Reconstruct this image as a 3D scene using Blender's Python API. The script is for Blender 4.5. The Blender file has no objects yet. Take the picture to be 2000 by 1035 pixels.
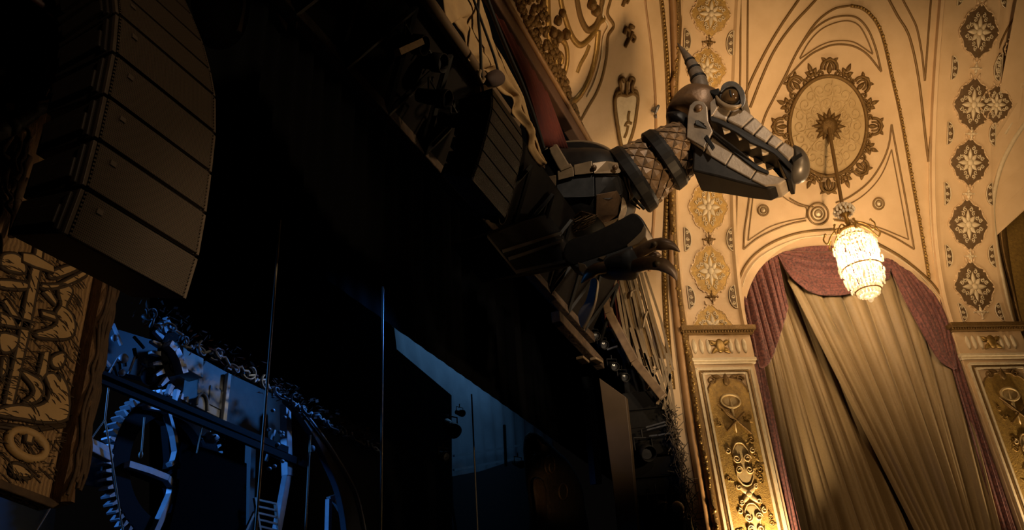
import bpy, math, random
from mathutils import Vector as V, Matrix
from mathutils.bvhtree import BVHTree
random.seed(7)
C = bpy.context.scene.collection
PI = math.pi
sin, cos = math.sin, math.cos

# ---------------------------------------------------------------- camera
FOC = 1640.0                      # focal length in pixels of the 2000 px wide frame
M3 = Matrix(((0.39423364, -0.41930281, -0.81778053),
             (-0.9166455, -0.24320286, -0.31719616),
             (-0.06588532, 0.87466423, -0.48023078)))
cam_d = bpy.data.cameras.new('camera'); cam_d.sensor_width = 36.0; cam_d.lens = 36.0*FOC/2000.0
cam_d.clip_start = .05; cam_d.clip_end = 200
cam = bpy.data.objects.new('camera', cam_d); C.objects.link(cam)
cam.matrix_world = M3.to_4x4()
bpy.context.scene.camera = cam
# the eye is the origin; X runs along the proscenium, Y into the stage, Z up; the floor is 1.3 below the eye

def ray(px, py): return (M3 @ V((px-1000.0, -(py-517.5), -FOC))).normalized()
def PA(px, py, ax, c): d = ray(px, py); return d*(c/d[ax])
def AX(px, py, x): return PA(px, py, 0, x)
def AY(px, py, y): return PA(px, py, 1, y)
def AZ(px, py, z): return PA(px, py, 2, z)

# ---------------------------------------------------------------- materials
MATS = {}
def mat(name, col, rough=.6, metal=0.0, col2=None, scale=6.0, amt=.5, bump=0.0, bscale=40.0, kind='noise', stretch=None, spec=.5, sheen=0):
    m = bpy.data.materials.new(name); m.use_nodes = True
    nt = m.node_tree; b = nt.nodes['Principled BSDF']
    b.inputs['Roughness'].default_value = rough; b.inputs['Metallic'].default_value = metal
    b.inputs['Specular IOR Level'].default_value = spec
    if sheen:
        b.inputs['Sheen Weight'].default_value = sheen
    b.inputs['Base Color'].default_value = (*col, 1)
    tc = nt.nodes.new('ShaderNodeTexCoord'); mp = nt.nodes.new('ShaderNodeMapping')
    nt.links.new(tc.outputs['Object'], mp.inputs['Vector'])
    if stretch: mp.inputs['Scale'].default_value = stretch
    def tex(k, s):
        if k == 'voronoi':
            t = nt.nodes.new('ShaderNodeTexVoronoi'); t.inputs['Scale'].default_value = s; o = t.outputs['Distance']
        elif k == 'wave':
            t = nt.nodes.new('ShaderNodeTexWave'); t.inputs['Scale'].default_value = s; t.inputs['Distortion'].default_value = 6
            t.inputs['Detail'].default_value = 3; o = t.outputs['Fac']
        else:
            t = nt.nodes.new('ShaderNodeTexNoise'); t.inputs['Scale'].default_value = s; t.inputs['Detail'].default_value = 6; o = t.outputs['Fac']
        nt.links.new(mp.outputs['Vector'], t.inputs['Vector']); return o
    if col2 is not None:
        r = nt.nodes.new('ShaderNodeValToRGB')
        r.color_ramp.elements[0].position = max(0, .5-amt*.5); r.color_ramp.elements[1].position = min(1, .5+amt*.5)
        r.color_ramp.elements[0].color = (*col2, 1); r.color_ramp.elements[1].color = (*col, 1)
        nt.links.new(tex(kind, scale), r.inputs['Fac']); nt.links.new(r.outputs['Color'], b.inputs['Base Color'])
    if bump:
        bn = nt.nodes.new('ShaderNodeBump'); bn.inputs['Strength'].default_value = bump; bn.inputs['Distance'].default_value = .02
        nt.links.new(tex(kind, bscale), bn.inputs['Height']); nt.links.new(bn.outputs['Normal'], b.inputs['Normal'])
    MATS[name] = m
    return m
def emis(name, col, st):
    m = bpy.data.materials.new(name); m.use_nodes = True; b = m.node_tree.nodes['Principled BSDF']
    b.inputs['Base Color'].default_value = (*col, 1)
    b.inputs['Emission Color'].default_value = (*col, 1); b.inputs['Emission Strength'].default_value = st
    return m

CREAM = mat('cream_plaster', (.64, .455, .27), .62, 0, (.55, .375, .21), 3.0, .6, .06, 25)
CREAM2 = mat('pale_relief_plaster', (.70, .58, .40), .55, 0, (.52, .40, .24), 14, .7, .15, 60)
OCHRE = mat('ochre_plaster_disc', (.52, .37, .19), .6, 0, (.40, .27, .12), 5, .7, .1, 40)
GOLDL = mat('dark_gilt_line', (.22, .125, .04), .5, .2, (.13, .072, .022), 30, .6)
GOLD = mat('old_gilt', (.42, .26, .075), .38, .55, (.20, .115, .03), 18, .7, .25, 70)
GOLDP = mat('gilt_panel_ground', (.50, .31, .075), .5, .3, (.27, .16, .05), 16, .5, .5, 40)
GOLDB = mat('bronze_gilt', (.26, .15, .045), .42, .5, (.10, .055, .018), 45, .6, .6, 90)
BROWNG = mat('umber_ground', (.16, .095, .04), .6, .1, (.09, .05, .02), 20, .6)
ROSEW = mat('rose_brown_wood', (.115, .058, .036), .5, 0, (.085, .042, .026), 4, .6)
TORUS = mat('brown_roll_moulding', (.36, .20, .085), .45, 0, (.28, .15, .06), 5, .6)
VELVET = mat('burgundy_damask', (.19, .060, .048), .75, 0, (.060, .016, .016), 22, .28, .2, 40, sheen=.2)
SILK = mat('gold_olive_drape', (.27, .185, .090), .6, 0, (.22, .15, .07), 30, .6, .05, 200, sheen=.1)
REDC = mat('red_house_curtain', (.14, .020, .007), .8, 0, (.07, .010, .004), 3, .6)
BLACK = mat('black_cloth', (.003, .003, .0035), .95, spec=.03)
BLACKP = mat('black_paint', (.009, .008, .0075), .65, spec=.2)
DARKM = mat('dark_steel', (.014, .012, .010), .6, .1, (.008, .007, .006), 20, spec=.25)
DARKB = mat('dark_brown_paint', (.011, .0075, .005), .8, 0, (.006, .004, .003), 8, spec=.15)
STEELW = mat('worn_steel', (.25, .25, .26), .4, .7, (.14, .14, .15), 12)
# ---------------------------------------------------------------- mesh builder
class MB:
    def __init__(s): s.v = []; s.f = []; s.sm = []
    def add(s, vs, fs, smooth=False):
        n = len(s.v); s.v += [V(p) for p in vs]; s.f += [tuple(i+n for i in f) for f in fs]; s.sm += [smooth]*len(fs); return s
    def prism(s, poly, vec):
        n = len(poly); vec = V(vec); a = [V(p) for p in poly]; b = [p+vec for p in a]
        nr = V((0, 0, 0))
        for i in range(n): nr += a[i].cross(a[(i+1) % n])
        fs = [tuple(range(n)), tuple(range(2*n-1, n-1, -1))]
        fs += [(i, i+n, (i+1) % n+n, (i+1) % n) for i in range(n)]
        if nr.dot(vec) > 0: fs = [tuple(reversed(f)) for f in fs]
        return s.add(a+b, fs)
    def taper(s, a, b):                      # matching near and far outlines
        n = len(a)
        return s.add(list(a)+list(b), [tuple(range(n)), tuple(range(2*n-1, n-1, -1))]+[(i, i+n, (i+1) % n+n, (i+1) % n) for i in range(n)])
    def box(s, c, h, ax=None):
        ax = ax or (V((1, 0, 0)), V((0, 1, 0)), V((0, 0, 1))); c = V(c); vs = []
        for i in (-1, 1):
            for j in (-1, 1):
                for k in (-1, 1): vs.append(c+ax[0]*h[0]*i+ax[1]*h[1]*j+ax[2]*h[2]*k)
        return s.add(vs, [(0, 1, 3, 2), (4, 6, 7, 5), (0, 4, 5, 1), (2, 3, 7, 6), (0, 2, 6, 4), (1, 5, 7, 3)])
    def bar(s, a, b, w, h=None, up=V((0, 0, 1))):
        a = V(a); b = V(b); d = (b-a); L = d.length; d.normalize(); h = h or w
        x = d.cross(up)
        if x.length < 1e-3: x = d.cross(V((1, 0, 0)))
        x.normalize(); y = x.cross(d)
        return s.box((a+b)/2, (L/2, w/2, h/2), (d, x, y))
    def tube(s, pts, r, n=8, closed=False, flat=1.0, nrm=None, caps=True):
        P = [V(p) for p in pts]; m = len(P); rs = r if isinstance(r, (list, tuple)) else [r]*m
        vs = []; prev = None
        for i, p in enumerate(P):
            if closed: t = P[(i+1) % m]-P[i-1]
            else: t = P[min(i+1, m-1)]-P[max(i-1, 0)]
            if t.length < 1e-9: t = V((0, 0, 1))
            t.normalize()
            if nrm is not None:
                k = nrm[i] if isinstance(nrm, list) else nrm; x = (k-t*k.dot(t))
            elif prev is None:
                x = t.orthogonal()
            else: x = prev-t*prev.dot(t)
            if x.length < 1e-6: x = t.orthogonal()
            x.normalize(); prev = x; y = t.cross(x)
            for k in range(n):
                a = 2*PI*k/n; vs.append(p+x*cos(a)*rs[i]*flat+y*sin(a)*rs[i])
        fs = []
        for i in range(m if closed else m-1):
            for k in range(n):
                j = (i+1) % m
                fs.append((i*n+k, i*n+(k+1) % n, j*n+(k+1) % n, j*n+k))
        s.add(vs, fs, True)
        if not closed and caps:
            s.add([vs[k] for k in range(n)], [tuple(range(n-1, -1, -1))]); s.add(vs[-n:], [tuple(range(n))])
        return s
    def ball(s, c, r, nu=10, nv=6, ax=None):
        c = V(c); rr = r if isinstance(r, (tuple, list)) else (r, r, r); ax = ax or (V((1, 0, 0)), V((0, 1, 0)), V((0, 0, 1)))
        vs = []
        for j in range(nv+1):
            t = PI*j/nv
            for i in range(nu):
                p = 2*PI*i/nu
                vs.append(c+ax[0]*rr[0]*sin(t)*cos(p)+ax[1]*rr[1]*sin(t)*sin(p)+ax[2]*rr[2]*cos(t))
        fs = [(j*nu+i, (j+1)*nu+i, (j+1)*nu+(i+1) % nu, j*nu+(i+1) % nu) for j in range(nv) for i in range(nu)]
        return s.add(vs, fs, True)
    def lathe(s, c, axis, prof, n=24, x=None, a0=0.0, a1=2*PI, smooth=True):   # prof: (radius, along axis)
        c = V(c); axis = V(axis).normalized(); x = (V(x)-axis*V(x).dot(axis)).normalized() if x is not None else axis.orthogonal().normalized(); y = axis.cross(x)
        full = abs(a1-a0-2*PI) < 1e-6; m = n if full else n+1; vs = []
        for r, h in prof:
            for k in range(m):
                a = a0+(a1-a0)*k/n; vs.append(c+axis*h+(x*cos(a)+y*sin(a))*r)
        fs = []
        for i in range(len(prof)-1):
            for k in range(n):
                k2 = (k+1) % m; fs.append((i*m+k, i*m+k2, (i+1)*m+k2, (i+1)*m+k))
        return s.add(vs, fs, smooth)
    def grid(s, fn, nu, nv, smooth=True):
        vs = [fn(i/nu, j/nv) for j in range(nv+1) for i in range(nu+1)]
        fs = [(j*(nu+1)+i, j*(nu+1)+i+1, (j+1)*(nu+1)+i+1, (j+1)*(nu+1)+i) for j in range(nv) for i in range(nu)]
        return s.add(vs, fs, smooth)
    def puff(s, poly, axis, w, k=5, pw=1.0):     # rounded solid over a flat outline, half-thickness w
        axis = V(axis).normalized(); P = [V(p) for p in poly]; n = len(P); c = sum(P, V((0, 0, 0)))/n
        rings = []
        for i in range(-k, k+1):
            t = i/k*PI/2*.96; sc = cos(t)**pw; rings.append([c+(p-c)*sc+axis*w*sin(t) for p in P])
        vs = [p for r in rings for p in r]; fs = []
        for i in range(2*k):
            for j in range(n): fs.append((i*n+j, i*n+(j+1) % n, (i+1)*n+(j+1) % n, (i+1)*n+j))
        s.add(vs, fs, True); s.add(rings[0], [tuple(range(n-1, -1, -1))]); s.add(rings[-1], [tuple(range(n))]); return s
    def build(s, name, m, parent=None, bevel=0, solid=0, subsurf=0):
        me = bpy.data.meshes.new(name); me.from_pydata([tuple(p) for p in s.v], [], s.f); me.validate()
        if len(me.polygons) == len(s.sm): me.polygons.foreach_set('use_smooth', s.sm)
        me.update(); me.materials.append(m)
        o = bpy.data.objects.new(name, me); C.objects.link(o)
        if parent is not None:
            o.parent = parent
            if parent.type == 'EMPTY': o.matrix_parent_inverse = Matrix.Translation(-parent.location)
        if bevel:
            b = o.modifiers.new('bevel', 'BEVEL'); b.width = bevel; b.segments = 2; b.limit_method = 'ANGLE'
        if solid:
            b = o.modifiers.new('solid', 'SOLIDIFY'); b.thickness = solid; b.offset = 0
        if subsurf:
            b = o.modifiers.new('sub', 'SUBSURF'); b.levels = subsurf; b.render_levels = subsurf
        return o

def tag(o, label=None, cat=None, group=None, kind=None):
    if label: o['label'] = label
    if cat: o['category'] = cat
    if group: o['group'] = group
    if kind: o['kind'] = kind
    return o
def thing(name, loc, label, cat, group=None):
    o = bpy.data.objects.new(name, None); o.empty_display_size = .1; C.objects.link(o); o.location = V(loc)
    return tag(o, label, cat, group)
def spline(P, n=8, closed=False):               # Catmull-Rom through points (any vector type)
    P = [V(p) for p in P]; m = len(P); out = []
    for i in range(m if closed else m-1):
        p1, p2 = P[i], P[(i+1) % m]
        p0 = P[i-1] if (closed or i > 0) else p1*2-p2
        p3 = P[(i+2) % m] if (closed or i+2 < m) else p2*2-p1
        for k in range(n):
            t = k/n
            out.append(.5*((2*p1)+(p2-p0)*t+(2*p0-5*p1+4*p2-p3)*t*t+(3*p1-p0-3*p2+p3)*t*t*t))
    if not closed: out.append(P[-1])
    return out
def sp2(P, n=8, closed=False): return [(p.x, p.y) for p in spline([V((a, b, 0)) for a, b in P], n, closed)]
def along(P, t):                                # point at fraction t of a polyline
    P = [V(p) for p in P]; L = [0]
    for i in range(len(P)-1): L.append(L[-1]+(P[i+1]-P[i]).length)
    d = t*L[-1]
    for i in range(len(P)-1):
        if d <= L[i+1] or i == len(P)-2:
            return P[i].lerp(P[i+1], (d-L[i])/max(1e-9, L[i+1]-L[i]))

# ---------------------------------------------------------------- the side wall: a splayed wall that coves forward into the ceiling
W0 = V((16.388, 2.537, 0)); WU = V((.49875, -.86675, 0)); WN = V((-.86675, -.49875, 0)); ZZ = V((0, 0, 1))
def dprof(z):
    x = max(0.0, z-7.0); return .138*x*x/(1+.1235*x)
_T = [(0.0, 7.0)]
_z = 7.0
while _z < 20:
    z2 = _z+.02; _T.append((_T[-1][0]+math.hypot(.02, dprof(z2)-dprof(_z)), z2)); _z = z2
def s2z(s):
    if s <= 0: return 7.0+s
    lo, hi = 0, len(_T)-1
    while hi-lo > 1:
        m = (lo+hi)//2
        if _T[m][0] <= s: lo = m
        else: hi = m
    a, b = _T[lo], _T[hi]; return a[1]+(b[1]-a[1])*(s-a[0])/(b[0]-a[0])
def z2s(z):
    if z <= 7: return z-7.0
    i = min(len(_T)-2, int((z-7)/.02)); a, b = _T[i], _T[i+1]; return a[0]+(b[0]-a[0])*(z-a[1])/(b[1]-a[1])
def S(u, s, h=0.0):
    z = s2z(s); e = .02; dd = (dprof(z+e)-dprof(z-e))/(2*e)
    n = (WN-ZZ*dd).normalized()
    return W0+WU*u+WN*dprof(z)+ZZ*z+n*h
def Sn(s):
    z = s2z(s); dd = (dprof(z+.02)-dprof(z-.02))/.04; return (WN-ZZ*dd).normalized()
def W(u, z, h=0.0): return W0+WU*u+ZZ*z+WN*h
def CV(px, py):                                 # photograph pixel -> (u, s) on the coved wall
    d = ray(px, py); lo, hi = 5.0, 45.0
    for _ in range(50):
        m = (lo+hi)/2; p = d*m
        if (p-W0).dot(WN)-dprof(p.z) > 0: lo = m
        else: hi = m
    p = d*lo; return ((p-W0).dot(WU), z2s(p.z))
def PW(px, py, h=0.0):                          # photograph pixel -> point on the flat vertical plane at offset h
    d = ray(px, py); return d*((W0+WN*h).dot(WN)/d.dot(WN))
def PWuz(px, py, h=0.0):
    p = PW(px, py, h); return ((p-W0).dot(WU), p.z)
# ================================================================ the splayed side wall with the curtained arch
UC, ZS, AW, AH = 3.60, 6.85, 2.33, 2.20          # arch: centre, springing height, half-width, rise
def arch_z(u):
    x = min(1.0, abs(u-UC)/AW); return ZS+AH*(1-x**2.3)**(1/2.1)
STOP = z2s(17.5)
wall = MB()
U1, U2 = UC-AW, UC+AW
def panel(u, v):
    # columns spaced by angle so the springing is smooth
    uu = UC-AW*cos(PI*u); s0 = z2s(arch_z(uu)); return S(uu, s0+(STOP-s0)*v)
wall.grid(lambda u, v: panel(1-u, v), 64, 40)
# reveal of the arch
def reveal(u, v):
    if u < .2: uu = U1; z = -1.3+(ZS+1.3)*(u/.2); p = W(uu, z); q = W(uu, z, -.7)
    elif u > .8: uu = U2; z = ZS-(ZS+1.3)*((u-.8)/.2); p = W(uu, z); q = W(uu, z, -.7)
    else:
        uu = UC-AW*cos(PI*(u-.2)/.6); z = arch_z(uu); p = S(uu, z2s(z)); q = W(uu, z, -.7)
    return p.lerp(q, v)
wall.grid(reveal, 100, 2)
# next bay to the right of the right rib, with a second taller arch
NA = [CV(*p) for p in ((1985, 660), (1962, 570), (1944, 480), (1938, 400), (1952, 330), (1975, 280), (2000, 240), (2040, 200))]
NAs = sp2([(7.56, -8.3)]+NA+[(9.4, z2s(12.4)), (10.6, z2s(12.7)), (12.2, z2s(12.0))], 6)
nb = len(NAs)
wall.add([S(max(u, 7.45), s) for u, s in NAs]+[S(7.45 if i < 40 else u, max(s, 0) if i < 40 else STOP) for i, (u, s) in enumerate(NAs)],
         [(i, i+1, nb+i+1, nb+i) for i in range(nb-1)])
wall.add([S(7.45, z2s(9)+(STOP-z2s(9))*j/20) for j in range(21)]+[S(12.5, z2s(12.7)+(STOP-z2s(12.7))*j/20) for j in range(21)], [(j, j+1, 22+j, 21+j) for j in range(20)])
wall.add([S(u, s) for u, s in NAs]+[S(u, s)-WN*.6 for u, s in NAs], [(i, i+1, nb+i+1, nb+i) for i in range(nb-1)], True)
wall.add([W(-.12, -1.3, -.3), W(14, -1.3, -.3), W(14, 6.5, -.75), W(-.12, 6.5, -.75)], [(0, 1, 2, 3)])   # foot of the wall behind everything
WALL = tag(wall.build('wall_right', CREAM), kind='structure')
back = MB()
back.add([W(U1-.5, -1.3, -.72), W(U2+.5, -1.3, -.72), W(U2+.5, 9.6, -.72), W(U1-.5, 9.6, -.72)], [(0, 1, 2, 3)])
back.build('alcove_back', BROWNG, WALL)
nbk = MB(); nbk.grid(lambda a, b: W(7.3+6*a, -1.3+13*b, -.62), 4, 4)
nbk.build('gilt_recess', GOLDP, WALL)

def cline(mb, px, r, closed=False, n=6, flat=.55, h=0.0, off=None, us=None):
    P = us or [CV(*p) for p in px]
    P = sp2(P, n, closed) if len(P) > 2 else [(P[0][0]+(P[1][0]-P[0][0])*k/12, P[0][1]+(P[1][1]-P[0][1])*k/12) for k in range(13)]
    mb.tube([S(u, s, h) for u, s in P], r, 6, closed, flat, [Sn(s) for u, s in P]); return P
def offset(P, d, closed=False):
    out = []
    for i, p in enumerate(P):
        a = P[i-1] if (i or closed) else p; b = P[(i+1) % len(P)] if (closed or i < len(P)-1) else p
        t = V((b[0]-a[0], b[1]-a[1], 0)); t.normalize(); out.append((p[0]-t.y*d, p[1]+t.x*d))
    return out
def rel(mb, F, out, h, h0=-.02, inset=.75, dome=0.0):       # raised patch: F(a,b,h) maps local coords to the surface
    n = len(out); ca = sum(p[0] for p in out)/n; cb = sum(p[1] for p in out)/n
    r0 = [F(a, b, h0) for a, b in out]; r1 = [F(a, b, h*.8) for a, b in out]
    r2 = [F(ca+(a-ca)*inset, cb+(b-cb)*inset, h) for a, b in out]; r3 = F(ca, cb, h+dome)
    mb.add(r0+r1+r2+[r3], [(i, (i+1) % n, n+(i+1) % n, n+i) for i in range(n)]+[(n+i, n+(i+1) % n, 2*n+(i+1) % n, 2*n+i) for i in range(n)]
           + [(2*n+i, 2*n+(i+1) % n, 3*n) for i in range(n)], True)
def leaf(a, b, ang, L, w, n=7):
    o = []
    for k in range(n+1):
        t = k/n; o.append((t*L, w*sin(PI*t**.7)))
    for k in range(n-1, 0, -1):
        t = k/n; o.append((t*L, -w*sin(PI*t**.7)))
    ca, sa = cos(ang), sin(ang)
    return [(a+x*ca-y*sa, b+x*sa+y*ca) for x, y in o]
def disc(a, b, r, n=12, rb=None): return [(a+r*cos(2*PI*k/n), b+(rb or r)*sin(2*PI*k/n)) for k in range(n)]
def curl(a, b, r, a0, turns=1.6, sgn=1, n=18):
    return [(a+r*(1-.75*k/n)*cos(a0+sgn*turns*2*PI*k/n), b+r*(1-.75*k/n)*sin(a0+sgn*turns*2*PI*k/n)) for k in range(n+1)]
def ltube(mb, F, P, r, h=.02, n=6, closed=False): mb.tube([F(a, b, h) for a, b in P], r, n, closed)

# gilt line mouldings of the arch panel; each run its own trim
TR = [0]
def trim(px, r, m=GOLDL, closed=False, us=None, h=.01, n=6, flat=.55, parent=None):
    mb = MB(); runs = px if isinstance(px[0][0], (tuple, list)) else [px]
    for q in runs: cline(mb, q, r, closed, n, flat, h)
    TR[0] += 1
    return tag(mb.build('trim_%d' % TR[0], m, parent), kind='structure')
trim([[(1446, -60), (1446, 60), (1445, 170), (1441, 330), (1437, 470)], [(1461, -60), (1460, 60), (1459, 178), (1456, 300)]], .022)
trim([[(1456, 184), (1470, 150), (1497, 97), (1525, 50), (1562, -4), (1590, -45)], [(1465, 210), (1485, 158), (1511, 101), (1545, 52), (1590, 3), (1625, -40)]], .032)
trim([(1478, 290), (1492, 232), (1512, 190), (1535, 145), (1560, 95), (1593, 45), (1628, 18), (1661, 11)], .028)
trim([(1530, 160), (1552, 110), (1584, 63), (1618, 38), (1651, 31), (1675, 36), (1695, 58), (1710, 95), (1721, 140)], .024)
trim([(1530, 160), (1575, 113), (1605, 95), (1632, 87), (1665, 90), (1693, 106), (1721, 140)], .024)
trim([(1562, 113), (1580, 82), (1603, 58), (1630, 45), (1656, 41), (1677, 50), (1692, 74), (1704, 104)], .016)
trim([(1562, 115), (1600, 90), (1632, 80), (1668, 83), (1704, 106)], .016)
trim([[(1718, -40), (1733, -6), (1752, 30), (1777, 76), (1796, 170), (1813, 316)], [(1850, -60), (1838, 40), (1828, 150), (1820, 240), (1813, 316)]], .03)
trim([[(1745, -40), (1762, -2), (1780, 32), (1791, 58), (1800, 105), (1806, 158)], [(1822, -50), (1817, 10), (1811, 90), (1806, 158)]], .024)
trim([[(1541, 387), (1556, 396), (1572, 402), (1588, 404)], [(1632, 396), (1660, 384), (1695, 357), (1720, 322), (1735, 285), (1741, 243)]], .022)
trim([[(1741, 243), (1757, 330), (1772, 410), (1785, 487)], [(1629, 430), (1670, 436), (1712, 449), (1750, 466), (1785, 487)]], .022)
trim([[(1741, 292), (1752, 350), (1763, 410), (1774, 468)], [(1741, 292), (1727, 330), (1708, 360), (1680, 386), (1650, 402), (1627, 408)], [(1627, 428), (1668, 431), (1720, 446), (1774, 468)]], .014)
trim([[(1466, 360), (1460, 410), (1454, 450), (1452, 487)], [(1452, 487), (1480, 465), (1512, 449), (1545, 437), (1574, 431)]], .022)
trim([[(1472, 372), (1467, 415), (1461, 470)], [(1461, 470), (1500, 445), (1535, 433), (1572, 426)], [(1516, 374), (1540, 392), (1560, 402), (1574, 406), (1574, 426)]], .014)
trim([[(1440, 556), (1452, 525), (1470, 501), (1497, 480), (1530, 464), (1565, 454), (1602, 450), (1642, 450), (1680, 459), (1722, 480), (1768, 508), (1815, 548), (1838, 576)]], .03, GOLDB)
trim([[(1449, 560), (1458, 535), (1478, 508), (1508, 487), (1545, 471), (1580, 463), (1642, 460), (1685, 470), (1735, 494), (1790, 532), (1838, 585)]], .012, CREAM2, h=.03)
trim([[(1842, -60), (1836, 60), (1826, 150), (1816, 320), (1822, 480), (1850, 620)]], .03, CREAM2, h=.02)
trim([[(1417, -60), (1416, 100), (1415, 260), (1417, 400), (1424, 520), (1441, 638)], [(1436, -60), (1434, 160), (1432, 330), (1434, 450), (1446, 600)]], .026, CREAM2, h=.02)
# right side of the beaded arch: a channel with beads
mb = MB(); bp = [(1661, 11), (1683, 16), (1700, 29), (1716, 52), (1728, 87), (1742, 150), (1757, 217), (1772, 298), (1786, 377), (1797, 440), (1808, 505), (1814, 545)]
P = cline(mb, bp, .045, False, 12, .45)
bd = MB()
Q = [S(u, s, .03) for u, s in P]
for i in range(95): bd.ball(along(Q, (i+.5)/95), .028 if i % 3 else .040, 7, 5)
ARCHB = tag(mb.build('trim_40', GOLDB), kind='structure'); bd.build('bead_row', GOLD, ARCHB)
# the moulded edge of the next bay's arch
trim([[(1985, 660), (1962, 570), (1944, 480), (1938, 400), (1952, 330), (1975, 280), (2002, 238)]], .06, CREAM2, h=.02)
trim([(2003, 650), (1985, 570), (1972, 490), (1966, 420), (1977, 360), (1995, 315), (2014, 288)], .17, GOLDB, h=-.22, flat=.25)
trim([[(1999, 640), (1978, 560), (1960, 480), (1955, 410), (1967, 345), (1985, 300), (2006, 262)]], .035, GOLDB, h=-.02)
trim([[(1944, 108), (1965, 60), (1990, 20), (2010, -10)], [(1955, 120), (1980, 75), (2005, 38)]], .025)
trim([[(1962, 262), (1985, 225), (2006, 190)]], .03, CREAM2)

# ---------------------------------------------------------------- rosettes under the medallion
def rosette(px, py, r, label, ring=False):
    u0, s0 = CV(px, py); t = thing('plaster_rosette', S(u0, s0), label, 'rosette', 'small rosettes below the ceiling medallion')
    F = lambda a, b, h: S(u0+a, s0+b, h)
    mb = MB(); ltube(mb, F, disc(0, 0, r, 24), .022, .02, 6, True); ltube(mb, F, disc(0, 0, r*.55, 20), .018, .03, 6, True); mb.build('ring', GOLDL, t)
    mb = MB(); rel(mb, F, disc(0, 0, r*.95, 20), .02, -.02, .9, .01); rel(mb, F, disc(0, 0, r*.35, 12), .05, 0, .5, .03); mb.build('button', CREAM2, t)
    if ring:
        mb = MB(); ltube(mb, F, disc(0, 0, r*1.62, 30), .022, .02, 6, True); mb.build('outer_ring', GOLDL, t)
rosette(1490, 411, .115, 'small round gilt-ringed rosette under the dragon\'s snout, alone on the cream panel')
rosette(1597, 418, .15, 'round rosette in a second outer ring, directly below the ceiling medallion at the arch crown', True)
rosette(1715, 398, .125, 'small round gilt-ringed rosette on the panel right of the chandelier')

# ---------------------------------------------------------------- ceiling medallion
mu, ms = CV(1616, 247); RA, RB = .91, 1.10
MF = lambda a, b, h: S(mu+a, ms+b, h)
med = thing('ceiling_medallion', S(mu, ms), 'large oval plaster medallion ringed with gilt scrollwork, chandelier rod hanging from its centre', 'ceiling medallion')
mb = MB(); rel(mb, MF, disc(0, 0, RA, 60, RB), .04, -.02, .97, .0); mb.build('disc', OCHRE, med)
mb = MB(); ltube(mb, MF, disc(0, 0, RA, 60, RB), .045, .04, 8, True); mb.build('rim', GOLDB, med)
mb = MB()
for k in range(10):                               # low arabesque relief on the disc
    a = 2*PI*k/10+.2
    for rr, r0, sg in ((.74, .15, 1), (.74, .15, -1), (.47, .12, 1), (.47, .10, -1)):
        ca = a+sg*.17/rr*.74
        ltube(mb, MF, curl(RA*rr*cos(ca), RB*rr*sin(ca), r0, a+PI, 1.3, sg), .014, .045, 5)
    ltube(mb, MF, [(RA*t*cos(a+.05*sin(9*t)), RB*t*sin(a+.05*sin(9*t))) for t in (.28, .4, .5, .6, .7, .82, .92)], .014, .045, 5)
    rel(mb, MF, leaf(RA*.58*cos(a), RB*.58*sin(a), a, .2, .045), .055, .03, .5, .02)
mb.build('arabesque_relief', OCHRE, med)
mb = MB()
for k in range(16):
    a = 2*PI*k/16; rel(mb, MF, leaf(.13*cos(a), .13*sin(a), a, .20 if k % 2 else .27, .05), .09, .03, .5, .03)
rel(mb, MF, disc(0, 0, .19, 16), .13, .02, .6, .05); mb.build('centre_boss', GOLDB, med)
for k in range(16):
    big = MB(); small = MB()
    a = PI/2+2*PI*k/16+.02; ca, sa = cos(a), sin(a)
    def LF(x, y, h, a=a, ca=ca, sa=sa):           # x across, y outwards from the rim
        return MF((RA+.03+y)*ca - x*sa, (RB+.03+y)*sa + x*ca, h)
    if k % 2 == 0:
        arc = [(.17*cos(t)*1.05, .16+.17*sin(t)) for t in [(-.35+i*(PI+.7)/16) for i in range(17)]]
        ltube(big, LF, arc, .035, .03, 7); ltube(big, LF, [(x*.55, .02+y*.8) for x, y in arc], .022, .03, 6)
        for sg in (-1, 1):
            ltube(big, LF, curl(sg*.19, .03, .075, PI/2, 1.2, -sg), .022, .03, 6)
            rel(big, LF, leaf(sg*.10, .30, PI/2-sg*.9, .12, .035), .05, 0, .5, .02)
        rel(big, LF, leaf(0, .02, PI/2, .24, .05), .06, 0, .5, .03); rel(big, LF, disc(0, .34, .045, 10), .05, 0, .6, .02)
    else:
        for sg in (-1, 0, 1): rel(small, LF, leaf(sg*.04, .12 if sg else .16, PI/2-sg*.85, .20 if not sg else .13, .045), .05, 0, .5, .02)
        for sg in (-1, 1): ltube(small, LF, curl(sg*.11, .05, .07, PI/2, 1.2, sg), .022, .03, 6)
        rel(small, LF, disc(0, .09, .05, 10), .06, 0, .6, .02)
    if k % 2 == 0: big.build('palmette', GOLDB, med)
    else: small.build('leaf_spray', GOLDB, med)

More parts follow.
